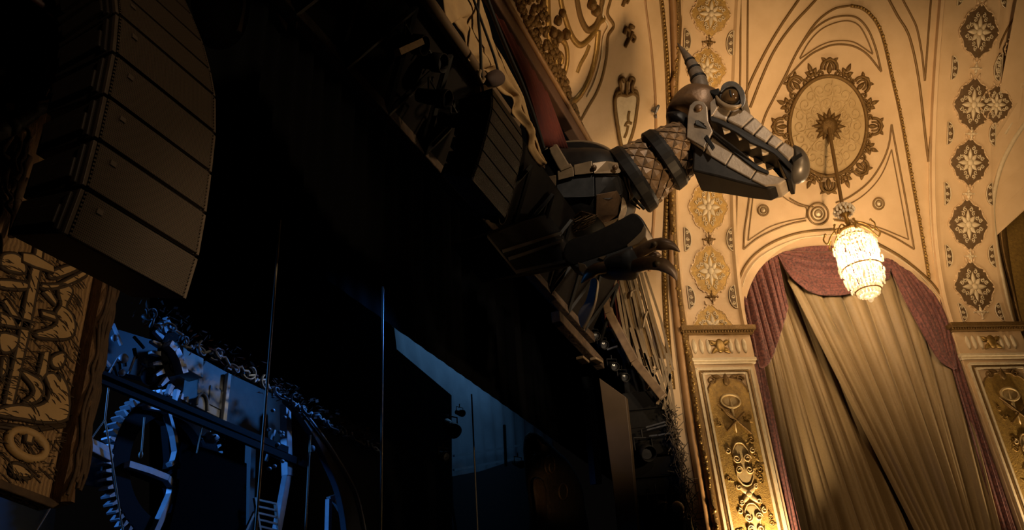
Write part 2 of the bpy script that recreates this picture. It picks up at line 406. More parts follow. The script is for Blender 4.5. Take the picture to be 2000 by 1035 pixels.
# ---------------------------------------------------------------- ribs with diamond ornaments, half ovals and little crosses
def rib(u0, u1, name):
    mb = MB(); st = z2s(17.0)
    e = .12 if u0 < 1 else .062
    prof = [(u0, -.02), (u0, .10), (u0+.07, .12), (u0+.12, .06), (u1-.12, .06), (u1-.07, e), (u1, e-.01), (u1, -.02)]
    n = len(prof); ns = 60
    mb.add([S(u, st*j/ns, h) for j in range(ns+1) for u, h in prof], [(j*n+i, (j+1)*n+i, (j+1)*n+i+1, j*n+i+1) for j in range(ns) for i in range(n-1)])
    return tag(mb.build(name, CREAM), kind='structure')
RL, RR = (-.10, 1.285), (5.915, 7.46)
rib(*RL, 'trim_51'); rib(*RR, 'trim_52')
HB = .065
def diamond(uc, s0, a, b, ground, label, group, half=False):
    t = thing('diamond_ornament', S(uc, s0), label, 'wall ornament', group)
    F = lambda x, y, h: S(uc+x*a, s0+y*b, HB+h)
    out = []
    for k in range(48):
        th = 2*PI*k/48; c, s_ = abs(cos(th)), abs(sin(th)); r = 1/((c**1.55+s_**1.55)**(1/1.55)); r *= 1+.06*cos(8*th)
        out.append((r*cos(th), r*sin(th)))
    if half: out = [p for p in out if p[1] >= -.02]; 
    lim = (lambda y: y > .0) if half else (lambda y: True)
    mb = MB(); rel(mb, F, out, .015, -.02, .96); mb.build('ground_plate', ground, t)
    mb = MB()
    for k in range(24):                           # scalloped cream edge
        th = 2*PI*k/24; c, s_ = abs(cos(th)), abs(sin(th)); r = 1.0/((c**1.55+s_**1.55)**(1/1.55))
        x, y = r*cos(th), r*sin(th)
        if lim(y): rel(mb, F, disc(x, y, .06, 8, .06*a/b), .022, -.01, .6, .008)
    for sg in (-1, 1):
        if lim(sg): rel(mb, F, leaf(-.16, sg*1.02, PI/2*sg+.5, .22, .06), .03, 0, .5, .01); rel(mb, F, leaf(.16, sg*1.02, PI/2*sg-.5, .22, .06), .03, 0, .5, .01)
    ltube(mb, F, [(x*1.0, y*1.0) for x, y in out], .012, .012, 5, True)
    mb.build('scalloped_edge', CREAM, t)
    mb = MB()
    for k in range(8):
        th = 2*PI*k/8
        if not lim(sin(th)+.01): continue
        L = .52 if k % 2 == 0 else .40
        rel(mb, F, leaf(.10*cos(th), .10*sin(th), th, L, .10), .04, 0, .5, .015)
        for sg in (-1, 1):
            ltube(mb, F, curl((L+.12)*cos(th+sg*.24), (L+.12)*sin(th+sg*.24), .10, th, 1.2, sg, 10), .012, .03, 5)
    if not half: rel(mb, F, disc(0, 0, .14, 12), .06, 0, .6, .02)
    else: rel(mb, F, [(.14*cos(PI*k/8), .14*sin(PI*k/8)) for k in range(9)], .06, 0, .6, .02)
    mb.build('rosette_relief', CREAM2, t)
def half_oval(uc, s0, a, b, side, ground, label, group):
    t = thing('half_oval_plaque', S(uc, s0), label, 'wall ornament', group)
    F = lambda x, y, h: S(uc+x*side, s0+y, HB+h)
    out = [(0, -b)]+[(a*cos(th), b*sin(th)) for th in [(-PI/2+PI*k/14) for k in range(1, 14)]]+[(0, b)]
    mb = MB(); rel(mb, F, out, .015, -.02, .94); mb.build('ground_plate', ground, t)
    mb = MB(); ltube(mb, F, out, .012, .02, 5, True)
    for y in (-.55, 0, .55): ltube(mb, F, curl(a*.42, y*b, a*.28, 0, 1.4, 1 if y > 0 else -1, 12), .011, .025, 5)
    mb.build('scroll_relief', CREAM2, t)
def cross_flower(uc, s0, r, m, label, group):
    F = lambda x, y, h: S(uc+x, s0+y, HB+h)
    mb = MB()
    for k in range(4): rel(mb, F, leaf(0, 0, PI/2*k, r, r*.26), .035, -.01, .5, .02)
    for k in range(4): rel(mb, F, disc(r*1.1*cos(PI/2*k), r*1.1*sin(PI/2*k), r*.16, 8), .03, -.01, .6, .01)
    rel(mb, F, disc(0, 0, r*.22, 10), .05, -.01, .6, .02)
    o = mb.build('cross_rosette', m); return tag(o, label, 'wall ornament', group)
ORD = ['first', 'second', 'third', 'fourth', 'fifth', 'sixth', 'seventh']
def rib_set(pix, a, ground, hground, mcross, side, nfirst, u_off):
    cs = [CV(*p) for p in pix]
    for i, (u, s) in enumerate(cs):
        nb_ = cs[i+1][1]-s if i+1 < len(cs) else s-cs[i-1][1]
        b = min(.58, nb_*.40)
        diamond(u, s, a, b, ground, '%s ornament with cream rosette on the %s rib, %s whole one above its capital' % ('golden diamond' if side == 'left' else 'dark diamond', side, ORD[i]),
                'diamond ornaments on the %s rib' % side)
        sm = s+nb_*.5; um = u+(cs[min(i+1, len(cs)-1)][0]-u)*.5
        cross_flower(um, sm, .12, mcross, 'small cross-shaped rosette on the %s rib, just above the %s whole diamond ornament' % (side, ORD[i]), 'cross rosettes on the ribs')
        for sg, nm in ((-1, 'left'), (1, 'right')):
            half_oval(um+sg*(a+.12), sm, .15, .26, -sg, hground, 'half-oval scroll plaque at the %s edge of the %s rib, above its %s whole diamond' % (nm, side, ORD[i]), 'half-oval plaques on the ribs')
rib_set([(1385, 531), (1381, 405), (1378, 268), (1378, 138), (1386, 28)], .43, GOLDP, BROWNG, GOLDB, 'left', 2, .5)
rib_set([(1899, 562), (1887, 440), (1890, 318), (1897, 205), (1908, 63)], .47, BROWNG, BROWNG, CREAM2, 'right', 1, .6)
mb = MB(); qa, qb, qc, qd = [CV(*p) for p in ((1932, 170), (2045, 5), (1932, 292), (2045, 120))]
def brf(i, j):
    a = (qa[0]+(qb[0]-qa[0])*i, qa[1]+(qb[1]-qa[1])*i); b = (qc[0]+(qd[0]-qc[0])*i, qc[1]+(qd[1]-qc[1])*i); return S(a[0]+(b[0]-a[0])*j, a[1]+(b[1]-a[1])*j, .064 if 0 < j < 1 else -.01)
mb.grid(brf, 16, 12); tag(mb.build('trim_53', CREAM), kind='structure')
# half diamond sitting on the left capital, cross and plaques under the first whole one
u, s = CV(1391, 640); diamond(u, .03, .42, .50, GOLDP, 'half golden diamond ornament resting directly on top of the left capital', 'diamond ornaments on the left rib', True)
u1_, s1_ = CV(1388, 582); cross_flower(u1_, s1_, .12, GOLDB, 'small dark cross rosette on the left rib just above the half diamond', 'cross rosettes on the ribs')
for sg, nm in ((-1, 'left'), (1, 'right')):
    half_oval(u1_+sg*.53, s1_, .15, .26, -sg, BROWNG, 'lowest half-oval scroll plaque at the %s edge of the left rib' % nm, 'half-oval plaques on the ribs')
u2_, s2_ = CV(1912, 612); cross_flower(u2_, s2_, .14, CREAM2, 'small cream cross rosette just above the right capital', 'cross rosettes on the ribs')
for sg, nm in ((-1, 'left'), (1, 'right')):
    half_oval(u2_+sg*.50, s2_, .15, .22, -sg, BROWNG, 'lowest half-oval scroll plaque at the %s edge of the right rib' % nm, 'half-oval plaques on the ribs')
# the rib branching off to the upper right
u, s = CV(1941, 205); diamond(u, s, .40, .42, BROWNG, 'pale diamond ornament joined to the right of the fourth dark diamond on the right rib', 'diamond ornaments on the branching rib')
u, s = CV(1992, 98); diamond(u, s, .42, .50, BROWNG, 'pale diamond ornament cut by the right picture edge, on the branching rib', 'diamond ornaments on the branching rib')
for (x, y, nm) in ((1952, 128, 'slanting half-oval plaque above the branching rib beside the fourth dark diamond'), (1990, 150, 'slanting half-oval plaque below the branching rib near the picture edge')):
    u, s = CV(x, y); half_oval(u, s, .15, .26, -1 if y < 140 else 1, BROWNG, nm, 'half-oval plaques on the branching rib')

# ---------------------------------------------------------------- pilasters with capitals and carved gilt panels
GILTC = mat('cream_gilt_relief', (.62, .46, .24), .5, .15, (.45, .31, .13), 16, .7, .2, 60)
def pilaster(u0, u1, side, right):
    uc = (u0+u1)/2; hw = (u1-u0)/2
    t = tag(bpy.data.objects.new('pilaster', None), 'cream pilaster with gilt carved panel %s' % ('left of the burgundy curtain, beside the stage' if side == 'left' else 'right of the curtain, at the right edge'), 'pilaster', 'pilasters beside the curtained arch')
    C.objects.link(t); t.location = W(uc, -1.3)
    B = lambda m_, a, b, z0, z1, h0, h1: m_.box(W((a+b)/2, (z0+z1)/2, (h0+h1)/2), ((b-a)/2, (z1-z0)/2, (h1-h0)/2), (WU, ZZ, WN))
    mb = MB(); B(mb, u0, u1, -1.3, 6.3, -.3, .06); mb.build('shaft', CREAM, t, .01)
    mb = MB(); B(mb, u0-.03, u1+.03, 6.3, 6.86, -.3, .09); mb.build('frieze', CREAM, t, .01)
    mb = MB(); B(mb, u0-.12, u1+.12, 6.90, 7.0, -.3, .26); B(mb, u0-.08, u1+.08, 6.84, 6.90, -.3, .19)
    k = int((u1-u0+.2)/.06)
    for i in range(k):
        a = u0-.1+(u1-u0+.2)*i/k; B(mb, a, a+.035, 6.855, 6.895, .19, .225)
    mb.build('cornice', GOLDB, t, .006)
    mb = MB(); B(mb, u0-.05, u1+.05, 6.26, 6.33, -.3, .13); B(mb, u0-.03, u1+.03, 6.20, 6.26, -.3, .10); mb.build('architrave_moulding', CREAM2, t, .012)
    for sg in (-1, 1):
        for i in range(3):
            x = uc+sg*(.24+.15*i); mb = MB()
            mb.puff([W(x+.055*cos(q), 6.59+.17*sin(q), .09) for q in [2*PI*j/14 for j in range(14)]], WN, .035, 3)
            mb.build('frieze_flute', CREAM2, t)
    F = lambda a, b, h: W(uc+a, 6.59+b, .09+h)
    mb = MB()
    rel(mb, F, disc(0, 0, .10, 14, .15), .06, 0, .6, .02)
    for sg in (-1, 1):
        rel(mb, F, leaf(sg*.06, .02, PI/2-sg*1.0, .20, .05), .05, 0, .5, .02); rel(mb, F, leaf(sg*.06, -.05, -PI/2+sg*.9, .18, .05), .05, 0, .5, .02)
        ltube(mb, F, curl(sg*.16, .07, .06, 0, 1.3, sg), .016, .03, 6)
    mb.build('frieze_cartouche', GOLD, t)
    # border mouldings: two rope bands and a flat fillet round the sunk panel
    for (d, r, m_, nm) in ((.10, .028, CREAM2, 'outer_border'), (.17, .018, GOLDB, 'rope_border'), (.23, .024, CREAM2, 'inner_border')):
        mb = MB(); q = [(u0+d, -1.3), (u0+d, 6.18-d*.8), (u1-d, 6.18-d*.8), (u1-d, -1.3)]
        for i in range(3): mb.bar(W(*q[i], .06), W(*q[i+1], .06), r*2, r*2.6, WN)
        mb.build(nm, m_, t, .006)
    pa, pb = u0+.26, u1-.26
    # arched gilt ground
    out = [(pa, -1.3), (pb, -1.3), (pb, 5.58)]+[(uc+(pb-uc)*cos(q), 5.58+.32*sin(q)) for q in [PI*j/10 for j in range(1, 10)]]+[(pa, 5.58)]
    mb = MB(); mb.prism([W(a, b, .062) for a, b in out], WN*.012); mb.build('gilt_ground', GOLDP, t)
    mb = MB(); mb.tube([W(a, b, .075) for a, b in out[2:]+[]], .022, 6)
    F = lambda a, b, h: W(uc+a, b, .07+h*.55)
    for sg in (-1, 1):
        ltube(mb, F, curl(sg*.30, 5.86, .09, 0, 1.4, sg), .018, .02, 6); rel(mb, F, leaf(sg*.08, 5.88, PI/2-sg*1.2, .22, .05), .035, 0, .5, .02)
    rel(mb, F, leaf(0, 5.72, PI/2, .28, .07), .05, 0, .5, .02)
    mb.build('arched_cresting', GOLDB, t)
    # trophy: oval shield, crossed arrows
    mb = MB()
    ltube(mb, F, disc(0, 5.40, .20, 24, .14), .028, .03, 6, True); rel(mb, F, disc(0, 5.40, .19, 20, .13), .03, 0, .6, .02)
    rel(mb, F, leaf(0, 5.50, -PI/2, .75, .035), .06, 0, .5, .02)
    mb.build('oval_shield', GILTC, t)
    mb = MB()
    for sg in (-1, 1):
        P = [(sg*-.28, 5.34), (sg*.30, 4.72)]
        if sg > 0: ltube(mb, F, P, .022, .06, 6)
        else: ltube(mb, F, [(.24, 5.16), (-.20, 4.78)], .022, .05, 6)
    rel(mb, F, [(-.22, 5.22), (-.16, 5.28), (.04, 5.06), (-.02, 5.0)], .07, 0, .8, .0)
    mb.build('crossed_arrows', GOLDB, t)
    # descending cartouches and knots
    mb = MB()
    z = 4.55
    for i, (ch, cw) in enumerate(((.42, .24), (.36, .23), (.42, .25), (.36, .24), (.42, .25), (.40, .25))):
        zc = z-ch
        o = [(cw*(.82+.26*cos(2*q)+.10*cos(6*q))*sin(q), zc+ch*cos(q)) for q in [2*PI*j/40 for j in range(40)]]
        rel(mb, F, o, .025, 0, .85, .01); ltube(mb, F, o, .016, .025, 5, True)
        for sg in (-1, 1):
            ltube(mb, F, curl(sg*cw*.45, zc+.10, .085, 0, 1.5, sg), .014, .055, 5); ltube(mb, F, curl(sg*cw*.42, zc-.12, .08, 0, 1.5, -sg), .014, .055, 5)
            ltube(mb, F, curl(sg*cw*1.05, zc+ch*.62, .06, PI/2, 1.2, sg), .014, .03, 5)
        zk = zc-ch-.16
        for q in (PI/4, 3*PI/4, 5*PI/4, 7*PI/4):
            rel(mb, F, leaf(0, zk, q, .26, .05), .05, 0, .5, .02); ltube(mb, F, curl(.24*cos(q), zk+.20*sin(q), .055, q, 1.2, 1), .014, .03, 5)
        rel(mb, F, disc(0, zk, .06, 10), .06, 0, .6, .02)
        z = zk-.17
    mb.build('cartouche_relief', GILTC, t)
    mb = MB(); rnd = random.Random(int(uc*10))
    for i in range(46):
        zz = rnd.uniform(-1.0, 5.2); xx = rnd.uniform(.26, .36)*rnd.choice((-1, 1))
        ltube(mb, F, curl(xx, zz, rnd.uniform(.04, .08), rnd.uniform(0, 6), 1.3, rnd.choice((-1, 1)), 10), .012, .012, 4)
        rel(mb, F, leaf(xx, zz, rnd.uniform(0, 6.28), .14, .03), .02, 0, .5, .006)
    mb.build('scattered_foliage', GOLD, t)
pilaster(-.10, 1.27, 'left', False); pilaster(5.93, 7.50, 'right', True)
# ---------------------------------------------------------------- curtains in the arch
def drape(name, m, A, B, h, folds, amp, label, along_b=True, na=140, nb=36, group='curtains in the arch', irr=.35, taper=None, seed=1, sol=.02, cat='curtain', gather=None, parent=None):
    """A and B are pixel polylines read on the plane at offset h; pleats run from A to B (or along them)."""
    PA_ = spline([V((*PWuz(x, y, h), 0)) for x, y in A], 8); PB_ = spline([V((*PWuz(x, y, h), 0)) for x, y in B], 8)
    rnd = random.Random(seed); ph = [rnd.uniform(0, 6.28) for _ in range(6)]
    def fold(t):
        t2 = t+irr*.05*sin(7*t+ph[0])+irr*.03*sin(17*t+ph[1])
        w = 1.7*abs(sin(PI*folds*t2+ph[2]))**.62-1.1
        return w*(.85+.3*sin(5*t+ph[3]))+.30*abs(sin(PI*folds*2.3*t2+ph[4]))**.7+.45*sin(2*PI*folds*.31*t+ph[5])
    def fn(i, j):
        a, b = i, j
        p = along(PA_, a).lerp(along(PB_, a), b)
        k = fold(a) if along_b else fold(b)
        tp = taper(a, b) if taper else 1
        return W(p.x, p.y, h+amp*k*tp)
    mb = MB(); mb.grid(fn, na, nb); o = mb.build(name, m, parent, solid=sol)
    if label: tag(o, label, cat, group)
    return o
tw = lambda a, b: .25+.75*b
drape('drape', SILK, [(1475, 610), (1490, 560), (1512, 520), (1545, 492), (1600, 480), (1660, 476)], [(1548, 1075), (1620, 1080), (1690, 1085), (1770, 1090), (1850, 1095), (1950, 1100)], -.42, 12, .16,
      'olive gold drape hanging behind, on the left side of the arch beneath the crossing one', seed=3, taper=tw, na=220)
drape('drape', SILK, [(1538, 548), (1552, 515), (1590, 490), (1650, 480), (1720, 492), (1780, 530), (1830, 580), (1864, 690)], [(1806, 1080), (1840, 1082), (1880, 1084), (1910, 1086), (1935, 1088), (1955, 1088), (1975, 1088), (1996, 1090)], -.12, 10, .16,
      'broad olive gold drape sweeping across the arch from upper left to lower right', seed=5, taper=tw, na=260)
drape('side_curtain', VELVET, [(1458, 640), (1470, 650), (1486, 700), (1492, 735)], [(1530, 1080), (1545, 1080), (1560, 1080), (1574, 1080)], -.03, 4, .04,
      'narrow burgundy side curtain down the left jamb, beneath the gathered tail', seed=8, na=60)
drape('side_curtain', VELVET, [(1850, 690), (1858, 680), (1866, 690), (1870, 700)], [(1962, 1080), (1975, 1080), (1990, 1080), (2004, 1080)], -.03, 4, .04,
      'narrow burgundy side curtain down the right jamb of the arch', seed=9, na=60)
# swag across the crown, tails left and right
drape('curtain_swag', VELVET, [(1500, 500), (1530, 476), (1575, 462), (1640, 458), (1700, 470), (1748, 500)], [(1514, 490), (1534, 528), (1560, 556), (1598, 576), (1660, 574), (1735, 545)], -.01, 6.5, .05,
      'burgundy swag scooped across the crown of the arch behind the chandelier', along_b=False, na=60, nb=90, seed=12, taper=lambda a, b: .15+.85*sin(PI*min(1, max(0, b)))*1.0+.4*b, cat='curtain')
drape('curtain_tail', VELVET, [(1441, 596), (1447, 565), (1462, 530), (1490, 502), (1515, 486)], [(1466, 640), (1475, 690), (1488, 719), (1510, 694), (1540, 600)], +.03, 8, .06,
      'gathered burgundy tail hanging to a point at the left of the arch', seed=14, taper=lambda a, b: .35+.65*sin(PI*(.15+.75*b)))
drape('curtain_tail', VELVET, [(1712, 478), (1745, 495), (1790, 528), (1836, 580), (1864, 650)], [(1728, 508), (1765, 575), (1800, 640), (1830, 694), (1862, 719)], -.02, 1, .0,
      None, seed=15)
o = bpy.data.objects['curtain_tail.001'] if 'curtain_tail.001' in bpy.data.objects else None
bpy.data.objects.remove(o)
drape('curtain_tail', VELVET, [(1722, 478), (1730, 500), (1764, 574), (1800, 642), (1832, 698), (1864, 722)], [(1722, 476), (1760, 500), (1800, 535), (1836, 578), (1860, 632), (1868, 720)], +.03, 7, .05,
      'burgundy tail sweeping down the right side of the arch to a low point', along_b=False, seed=16, na=60, nb=80, taper=lambda a, b: .3+.7*sin(PI*min(1, a)))
fr = MB(); P = sp2([PWuz(x, y, .0) for x, y in ((1545, 560), (1560, 558), (1598, 578), (1640, 580))], 8)

# ---------------------------------------------------------------- chandelier
CX, CY = 16.72, -1.075
ztop = S(mu, ms).z
CRY = bpy.data.materials.new('crystal'); CRY.use_nodes = True
nt = CRY.node_tree; b_ = nt.nodes['Principled BSDF']; b_.inputs['Base Color'].default_value = (1, .97, .92, 1); b_.inputs['Roughness'].default_value = .15
tr_ = nt.nodes.new('ShaderNodeBsdfTranslucent'); tr_.inputs['Color'].default_value = (1, .96, .88, 1); mx = nt.nodes.new('ShaderNodeMixShader'); mx.inputs['Fac'].default_value = .55
nt.links.new(b_.outputs[0], mx.inputs[1]); nt.links.new(tr_.outputs[0], mx.inputs[2]); nt.links.new(mx.outputs[0], nt.nodes['Material Output'].inputs['Surface'])
BULB = emis('lit_bulb', (1, .80, .52), 30)
ch = thing('chandelier', (CX, CY, 6.9), 'lit basket-shaped crystal chandelier hanging on a rod in front of the curtained arch', 'chandelier')
cc = V((CX, CY, 0))
top_p = S(mu-.03, ms-.0, .1)
mb = MB(); mb.tube([V((CX, CY, 9.16)), V((top_p.x, top_p.y, top_p.z))], .038, 8); mb.build('rod', GOLDL, ch)
mb = MB(); mb.lathe(cc, ZZ, [(.02, 9.2), (.09, 9.1), (.20, 9.02), (.10, 8.93), (.04, 8.86), (.055, 8.75), (.03, 8.66), (.16, 8.60), (.22, 8.52), (.04, 8.50)], 16); mb.build('stem', GOLD, ch)
mb = MB()
for j, (r, z) in enumerate(((.10, 9.14), (.17, 9.08), (.20, 9.01), (.15, 8.95))):
    for k in range(14):
        a = 2*PI*k/14+j; mb.ball((CX+r*cos(a), CY+r*sin(a), z), (.032, .032, .045), 6, 4)
mb.build('crystal_crown', CRY, ch)
def rad(z):   # basket silhouette
    tb = [(8.50, .16), (8.35, .30), (8.15, .37), (7.9, .40), (7.6, .37), (7.35, .31), (7.15, .25), (7.02, .12)]
    for (z0, r0), (z1, r1) in zip(tb, tb[1:]):
        if z <= z0 and z >= z1: return r0+(r1-r0)*(z0-z)/(z0-z1)
    return .1
for (z, r) in ((8.32, .32), (7.62, .39), (7.12, .25)):
    mb = MB(); mb.tube([V((CX+r*cos(2*PI*k/32), CY+r*sin(2*PI*k/32), z)) for k in range(32)], .016, 6, True); mb.build('frame_ring', GOLD, ch)
for k in range(8):
    a = 2*PI*k/8+.2; d = V((cos(a), sin(a), 0))
    P = spline([cc+d*.04+ZZ*8.55, cc+d*.22+ZZ*8.62, cc+d*.40+ZZ*8.46, cc+d*.50+ZZ*8.30, cc+d*.56+ZZ*8.40, cc+d*.50+ZZ*8.52], 6)
    mb = MB(); mb.tube(P, .018, 6); mb.ball(P[-1], .03); mb.build('scroll_arm', GOLD, ch)
for k in range(28):
    a = 2*PI*k/28; mb = MB(); rnd = random.Random(k)
    z = 8.48
    while z > 7.06:
        r = rad(z)+rnd.uniform(-.01, .012); mb.ball((CX+r*cos(a), CY+r*sin(a), z), (.026, .026, .038), 6, 4); z -= .072
    for q in range(5):
        zz = rnd.uniform(7.2, 8.35); r = rad(zz)+.06; aa = a+rnd.uniform(-.1, .1)
        mb.ball((CX+r*cos(aa), CY+r*sin(aa), zz), (.022, .022, .06), 6, 4)
    mb.build('crystal_strand', CRY, ch)
for k in range(8):
    a = 2*PI*k/8+.4; d = V((cos(a), sin(a), 0)); zz = 8.02 if k % 2 else 7.62
    mb = MB(); mb.ball(cc+d*.24+ZZ*zz, (.045, .045, .10), 8, 6); mb.build('bulb', BULB, ch)
mb = MB()
for k in range(18):
    a = 2*PI*k/18
    for r, z in ((.20, 7.07), (.12, 7.03), (.25, 7.16)): mb.ball((CX+r*cos(a), CY+r*sin(a), z), (.03, .03, .05), 6, 4)
mb.build('crystal_base', CRY, ch)
mb = MB(); mb.lathe(cc, ZZ, [(.0, 7.10), (.05, 7.05), (.02, 7.0), (.02, 6.98)], 10); mb.ball((CX, CY, 6.93), .055, 10, 8); mb.build('ball_finial', CRY, ch)

# ================================================================ proscenium spandrel between the side wall and the stage frame
IC = [(3, 3.6, 10.47), (6, 3.6, 10.47), (8, 3.6, 10.47), (10, 3.6, 10.47), (12, 3.6, 10.47), (13.4, 3.6, 10.47), (14.5, 3.6, 10.40), (15.2, 3.57, 10.05), (15.6, 3.55, 9.3), (15.78, 3.5, 8.3), (15.85, 3.5, 6.3), (15.9, 3.5, 3), (15.9, 3.5, -1.3)]
OZ = [20, 17.5, 16, 14.8, 13.5, 12.3, 11.2, 10.2, 9.3, 8.3, 6.3, 3, -1.3]
ICs = spline([V(p) for p in IC], 6); OCs = spline([V((0, 0, z)) for z in OZ], 6)
UE = -.10
OC = [W0+WU*UE+WN*dprof(p.z)+ZZ*p.z for p in OCs]
sv = []; NV = 14
for a, b in zip(ICs, OC):
    m_ = (a+b)/2
    for j in range(NV+1): sv.append(a.lerp(b, j/NV))
nr_ = len(ICs)
sf = [(i*(NV+1)+j, i*(NV+1)+j+1, (i+1)*(NV+1)+j+1, (i+1)*(NV+1)+j) for i in range(nr_-1) for j in range(NV)]
sp = MB().add(sv, sf, True)
tag(sp.build('wall_stage_side', CREAM), kind='structure')
BV = BVHTree.FromPolygons([tuple(p) for p in sv], sf)
def SP(px, py, h=0.0):
    d = ray(px, py); loc, n, i, dist = BV.ray_cast(V((0, 0, 0)), d)
    if loc is None:                        # just past the edge: take the nearest point of the surface along the ray
        best = min((BV.find_nearest(d*t) for t in [8+.25*k for k in range(50)]), key=lambda r: r[3]); loc, n = best[0], best[1]
    if n.dot(d) > 0: n = -n
    return loc+n*h, n
def sline(mb, px, r, closed=False, flat=.55, n=6, h=.0, seg=8):
    P = spline([V((x, y, 0)) for x, y in px], seg, closed); Q = [SP(p.x, p.y, h) for p in P]
    mb.tube([q[0] for q in Q], r, n, closed, flat, [q[1] for q in Q]); return [q[0] for q in Q], [q[1] for q in Q]
def strim(px, r, m=GOLDL, closed=False, flat=.55, h=.0):
    mb = MB(); runs = px if isinstance(px[0][0], (tuple, list)) else [px]
    for q in runs: sline(mb, q, r, closed, flat, 6, h)
    TR[0] += 1; return tag(mb.build('trim_%d' % TR[0], m), kind='structure')
# bands along the rib: beaded gilt band, brown roll, dark gilt band
bandA = [(1283, -40), (1291, 0), (1299, 80), (1304, 160), (1307, 240), (1306, 320), (1302, 420), (1298, 520), (1300, 600), (1306, 690), (1313, 760)]
mb = MB(); Q, N = sline(mb, bandA, .075, flat=.3); bo = tag(mb.build('trim_60', GOLDB), kind='structure')
bd = MB()
for i in range(120):
    bd.ball(along(Q, (i+.5)/120)+N[min(len(N)-1, int((i+.5)/120*len(N)))]*.02, .045 if i % 2 else .03, 7, 5)
bd.build('bead_row', GOLD, bo)
def colr(px, r, m, h=.0, flat=1.0, dist=.06):       # roll following the wall corner, kept just clear of the rib edge
    global TR
    mb = MB(); P = spline([V((x, y, 0)) for x, y in px], 8); Q = []
    for p in P:
        q, n = SP(p.x, p.y, dist); Q.append(q)
    mb.tube(Q, r, 8, False, flat); TR[0] += 1
    return tag(mb.build('trim_%d' % TR[0], m), kind='structure'), Q
t1, Q1 = colr([(1303, -40), (1309, 0), (1314, 100), (1318, 200), (1319, 300), (1316, 420), (1312, 520), (1320, 620), (1329, 700), (1346, 830), (1365, 950), (1380, 1045)], .075, TORUS)
t2, Q2 = colr([(1317, -40), (1322, 0), (1327, 100), (1330, 200), (1330, 300), (1327, 420), (1326, 520), (1334, 620), (1344, 700), (1364, 830), (1384, 950), (1399, 1045)], .085, GOLDB)
bd = MB(); rnd = random.Random(4)
for i in range(260):
    p = along(Q2, (i+.5)/260); d = (-p).normalized(); bd.ball(p+d*.06+V((rnd.uniform(-.03, .03), rnd.uniform(-.03, .03), 0)), rnd.uniform(.02, .042), 6, 4)
bd.build('carved_leaf_relief', GOLD, t2)
# lines and cartouche on the spandrel
strim([(1257, -30), (1262, 20), (1270, 80), (1276, 140), (1280, 200), (1281, 260), (1281, 330), (1276, 440), (1268, 530)], .035, TORUS)
strim([[(1197, -30), (1192, 0), (1186, 27), (1198, 50), (1187, 71), (1184, 110), (1176, 150), (1164, 182), (1150, 206), (1128, 245)]], .045, GOLDB)
strim([[(1185, -30), (1181, 0), (1176, 30), (1186, 50), (1177, 72), (1172, 116), (1160, 158), (1145, 190)]], .02, CREAM2, h=.02)
car = thing('gilt_cartouche', SP(1120, 100)[0], 'large gilt scrolled oval cartouche high on the cream spandrel, cut by the top edge', 'wall ornament')
mb = MB(); sline(mb, [(1168, 60), (1164, 100), (1155, 140), (1138, 178), (1118, 198), (1100, 190), (1088, 165), (1080, 130), (1074, 90), (1070, 40), (1068, -20)], .085, flat=.5); mb.build('broad_band', GOLD, car)
mb = MB(); sline(mb, [(1090, -30), (1096, 10), (1104, 39), (1112, 62), (1122, 80), (1134, 88), (1150, 76), (1162, 60), (1170, 44), (1180, 36)], .07, flat=.6); mb.build('oval_frame', GOLD, car)
mb = MB(); sline(mb, [(1123, -30), (1127, 5), (1134, 36), (1146, 58), (1158, 54), (1168, 38), (1174, 10), (1176, -20)], .075, flat=.6); mb.build('inner_frame', GOLDB, car)
mb = MB(); sline(mb, [(1080, 95), (1092, 78), (1104, 88), (1107, 118), (1100, 146), (1090, 140), (1085, 118), (1090, 104), (1097, 112), (1096, 124)], .06, flat=.9); mb.build('scroll', GOLD, car)
mb = MB(); sline(mb, [(1151, 88), (1144, 106), (1134, 124), (1127, 142)], .06, flat=.3); mb.build('ray_stroke', GOLD, car)
for x, y, r in ((1076, 62, .09), (1087, 70, .10), (1102, 66, .09), (1086, 40, .08), (1095, 25, .07), (1160, 20, .10), (1152, 8, .10)):
    mb = MB(); p, n = SP(x, y, .05); mb.ball(p, (r, r, r*1.4), 8, 6); mb.build('leaf_knot', GOLDB, car)
# carved leaf border along the proscenium beam
lb = MB(); rnd = random.Random(9)
for i in range(420):
    t = rnd.random(); x = 985+145*t; y = -40+325*t+0; wdt = 46*(1-t)+9; k = rnd.random()
    p, n = SP(x+wdt*k+4, y-10*k, .02); r = rnd.uniform(.03, .075)
    lb.ball(p, (r, r*.8, r*1.3), 6, 4)
for i in range(60):
    t = i/60; p, n = SP(988+148*t, -40+325*t, .05); lb.ball(p, .06 if i % 2 else .04, 7, 5)
tag(lb.build('carved_leaf_border', GOLDB), 'carved gilt leaf border running along the pink-brown proscenium beam', 'carved border')
# shield ornament and sprigs
sh = thing('shield_ornament', SP(1220, 230)[0], 'gilt-edged plaster shield with a curled crest, between the cartouche and the dragon\'s neck', 'wall ornament')
out = [(1199, 192), (1208, 184), (1221, 186), (1234, 182), (1243, 190), (1241, 215), (1236, 248), (1228, 275), (1219, 296), (1211, 280), (1205, 250), (1200, 218)]
mb = MB(); P = spline([V((x, y, 0)) for x, y in out], 4, True); c0 = SP(1220, 235, .05)
r0 = [SP(p.x, p.y, .0)[0] for p in P]; r1 = [SP(p.x, p.y, .045)[0] for p in P]; n_ = len(P)
mb.add(r0+r1+[c0[0]], [(i, (i+1) % n_, n_+(i+1) % n_, n_+i) for i in range(n_)]+[(n_+i, n_+(i+1) % n_, 2*n_) for i in range(n_)]); mb.build('field', CREAM2, sh)
mb = MB(); sline(mb, out, .045, True, .7, 6, .04, 5); mb.build('rim', GOLDB, sh)
mb = MB()
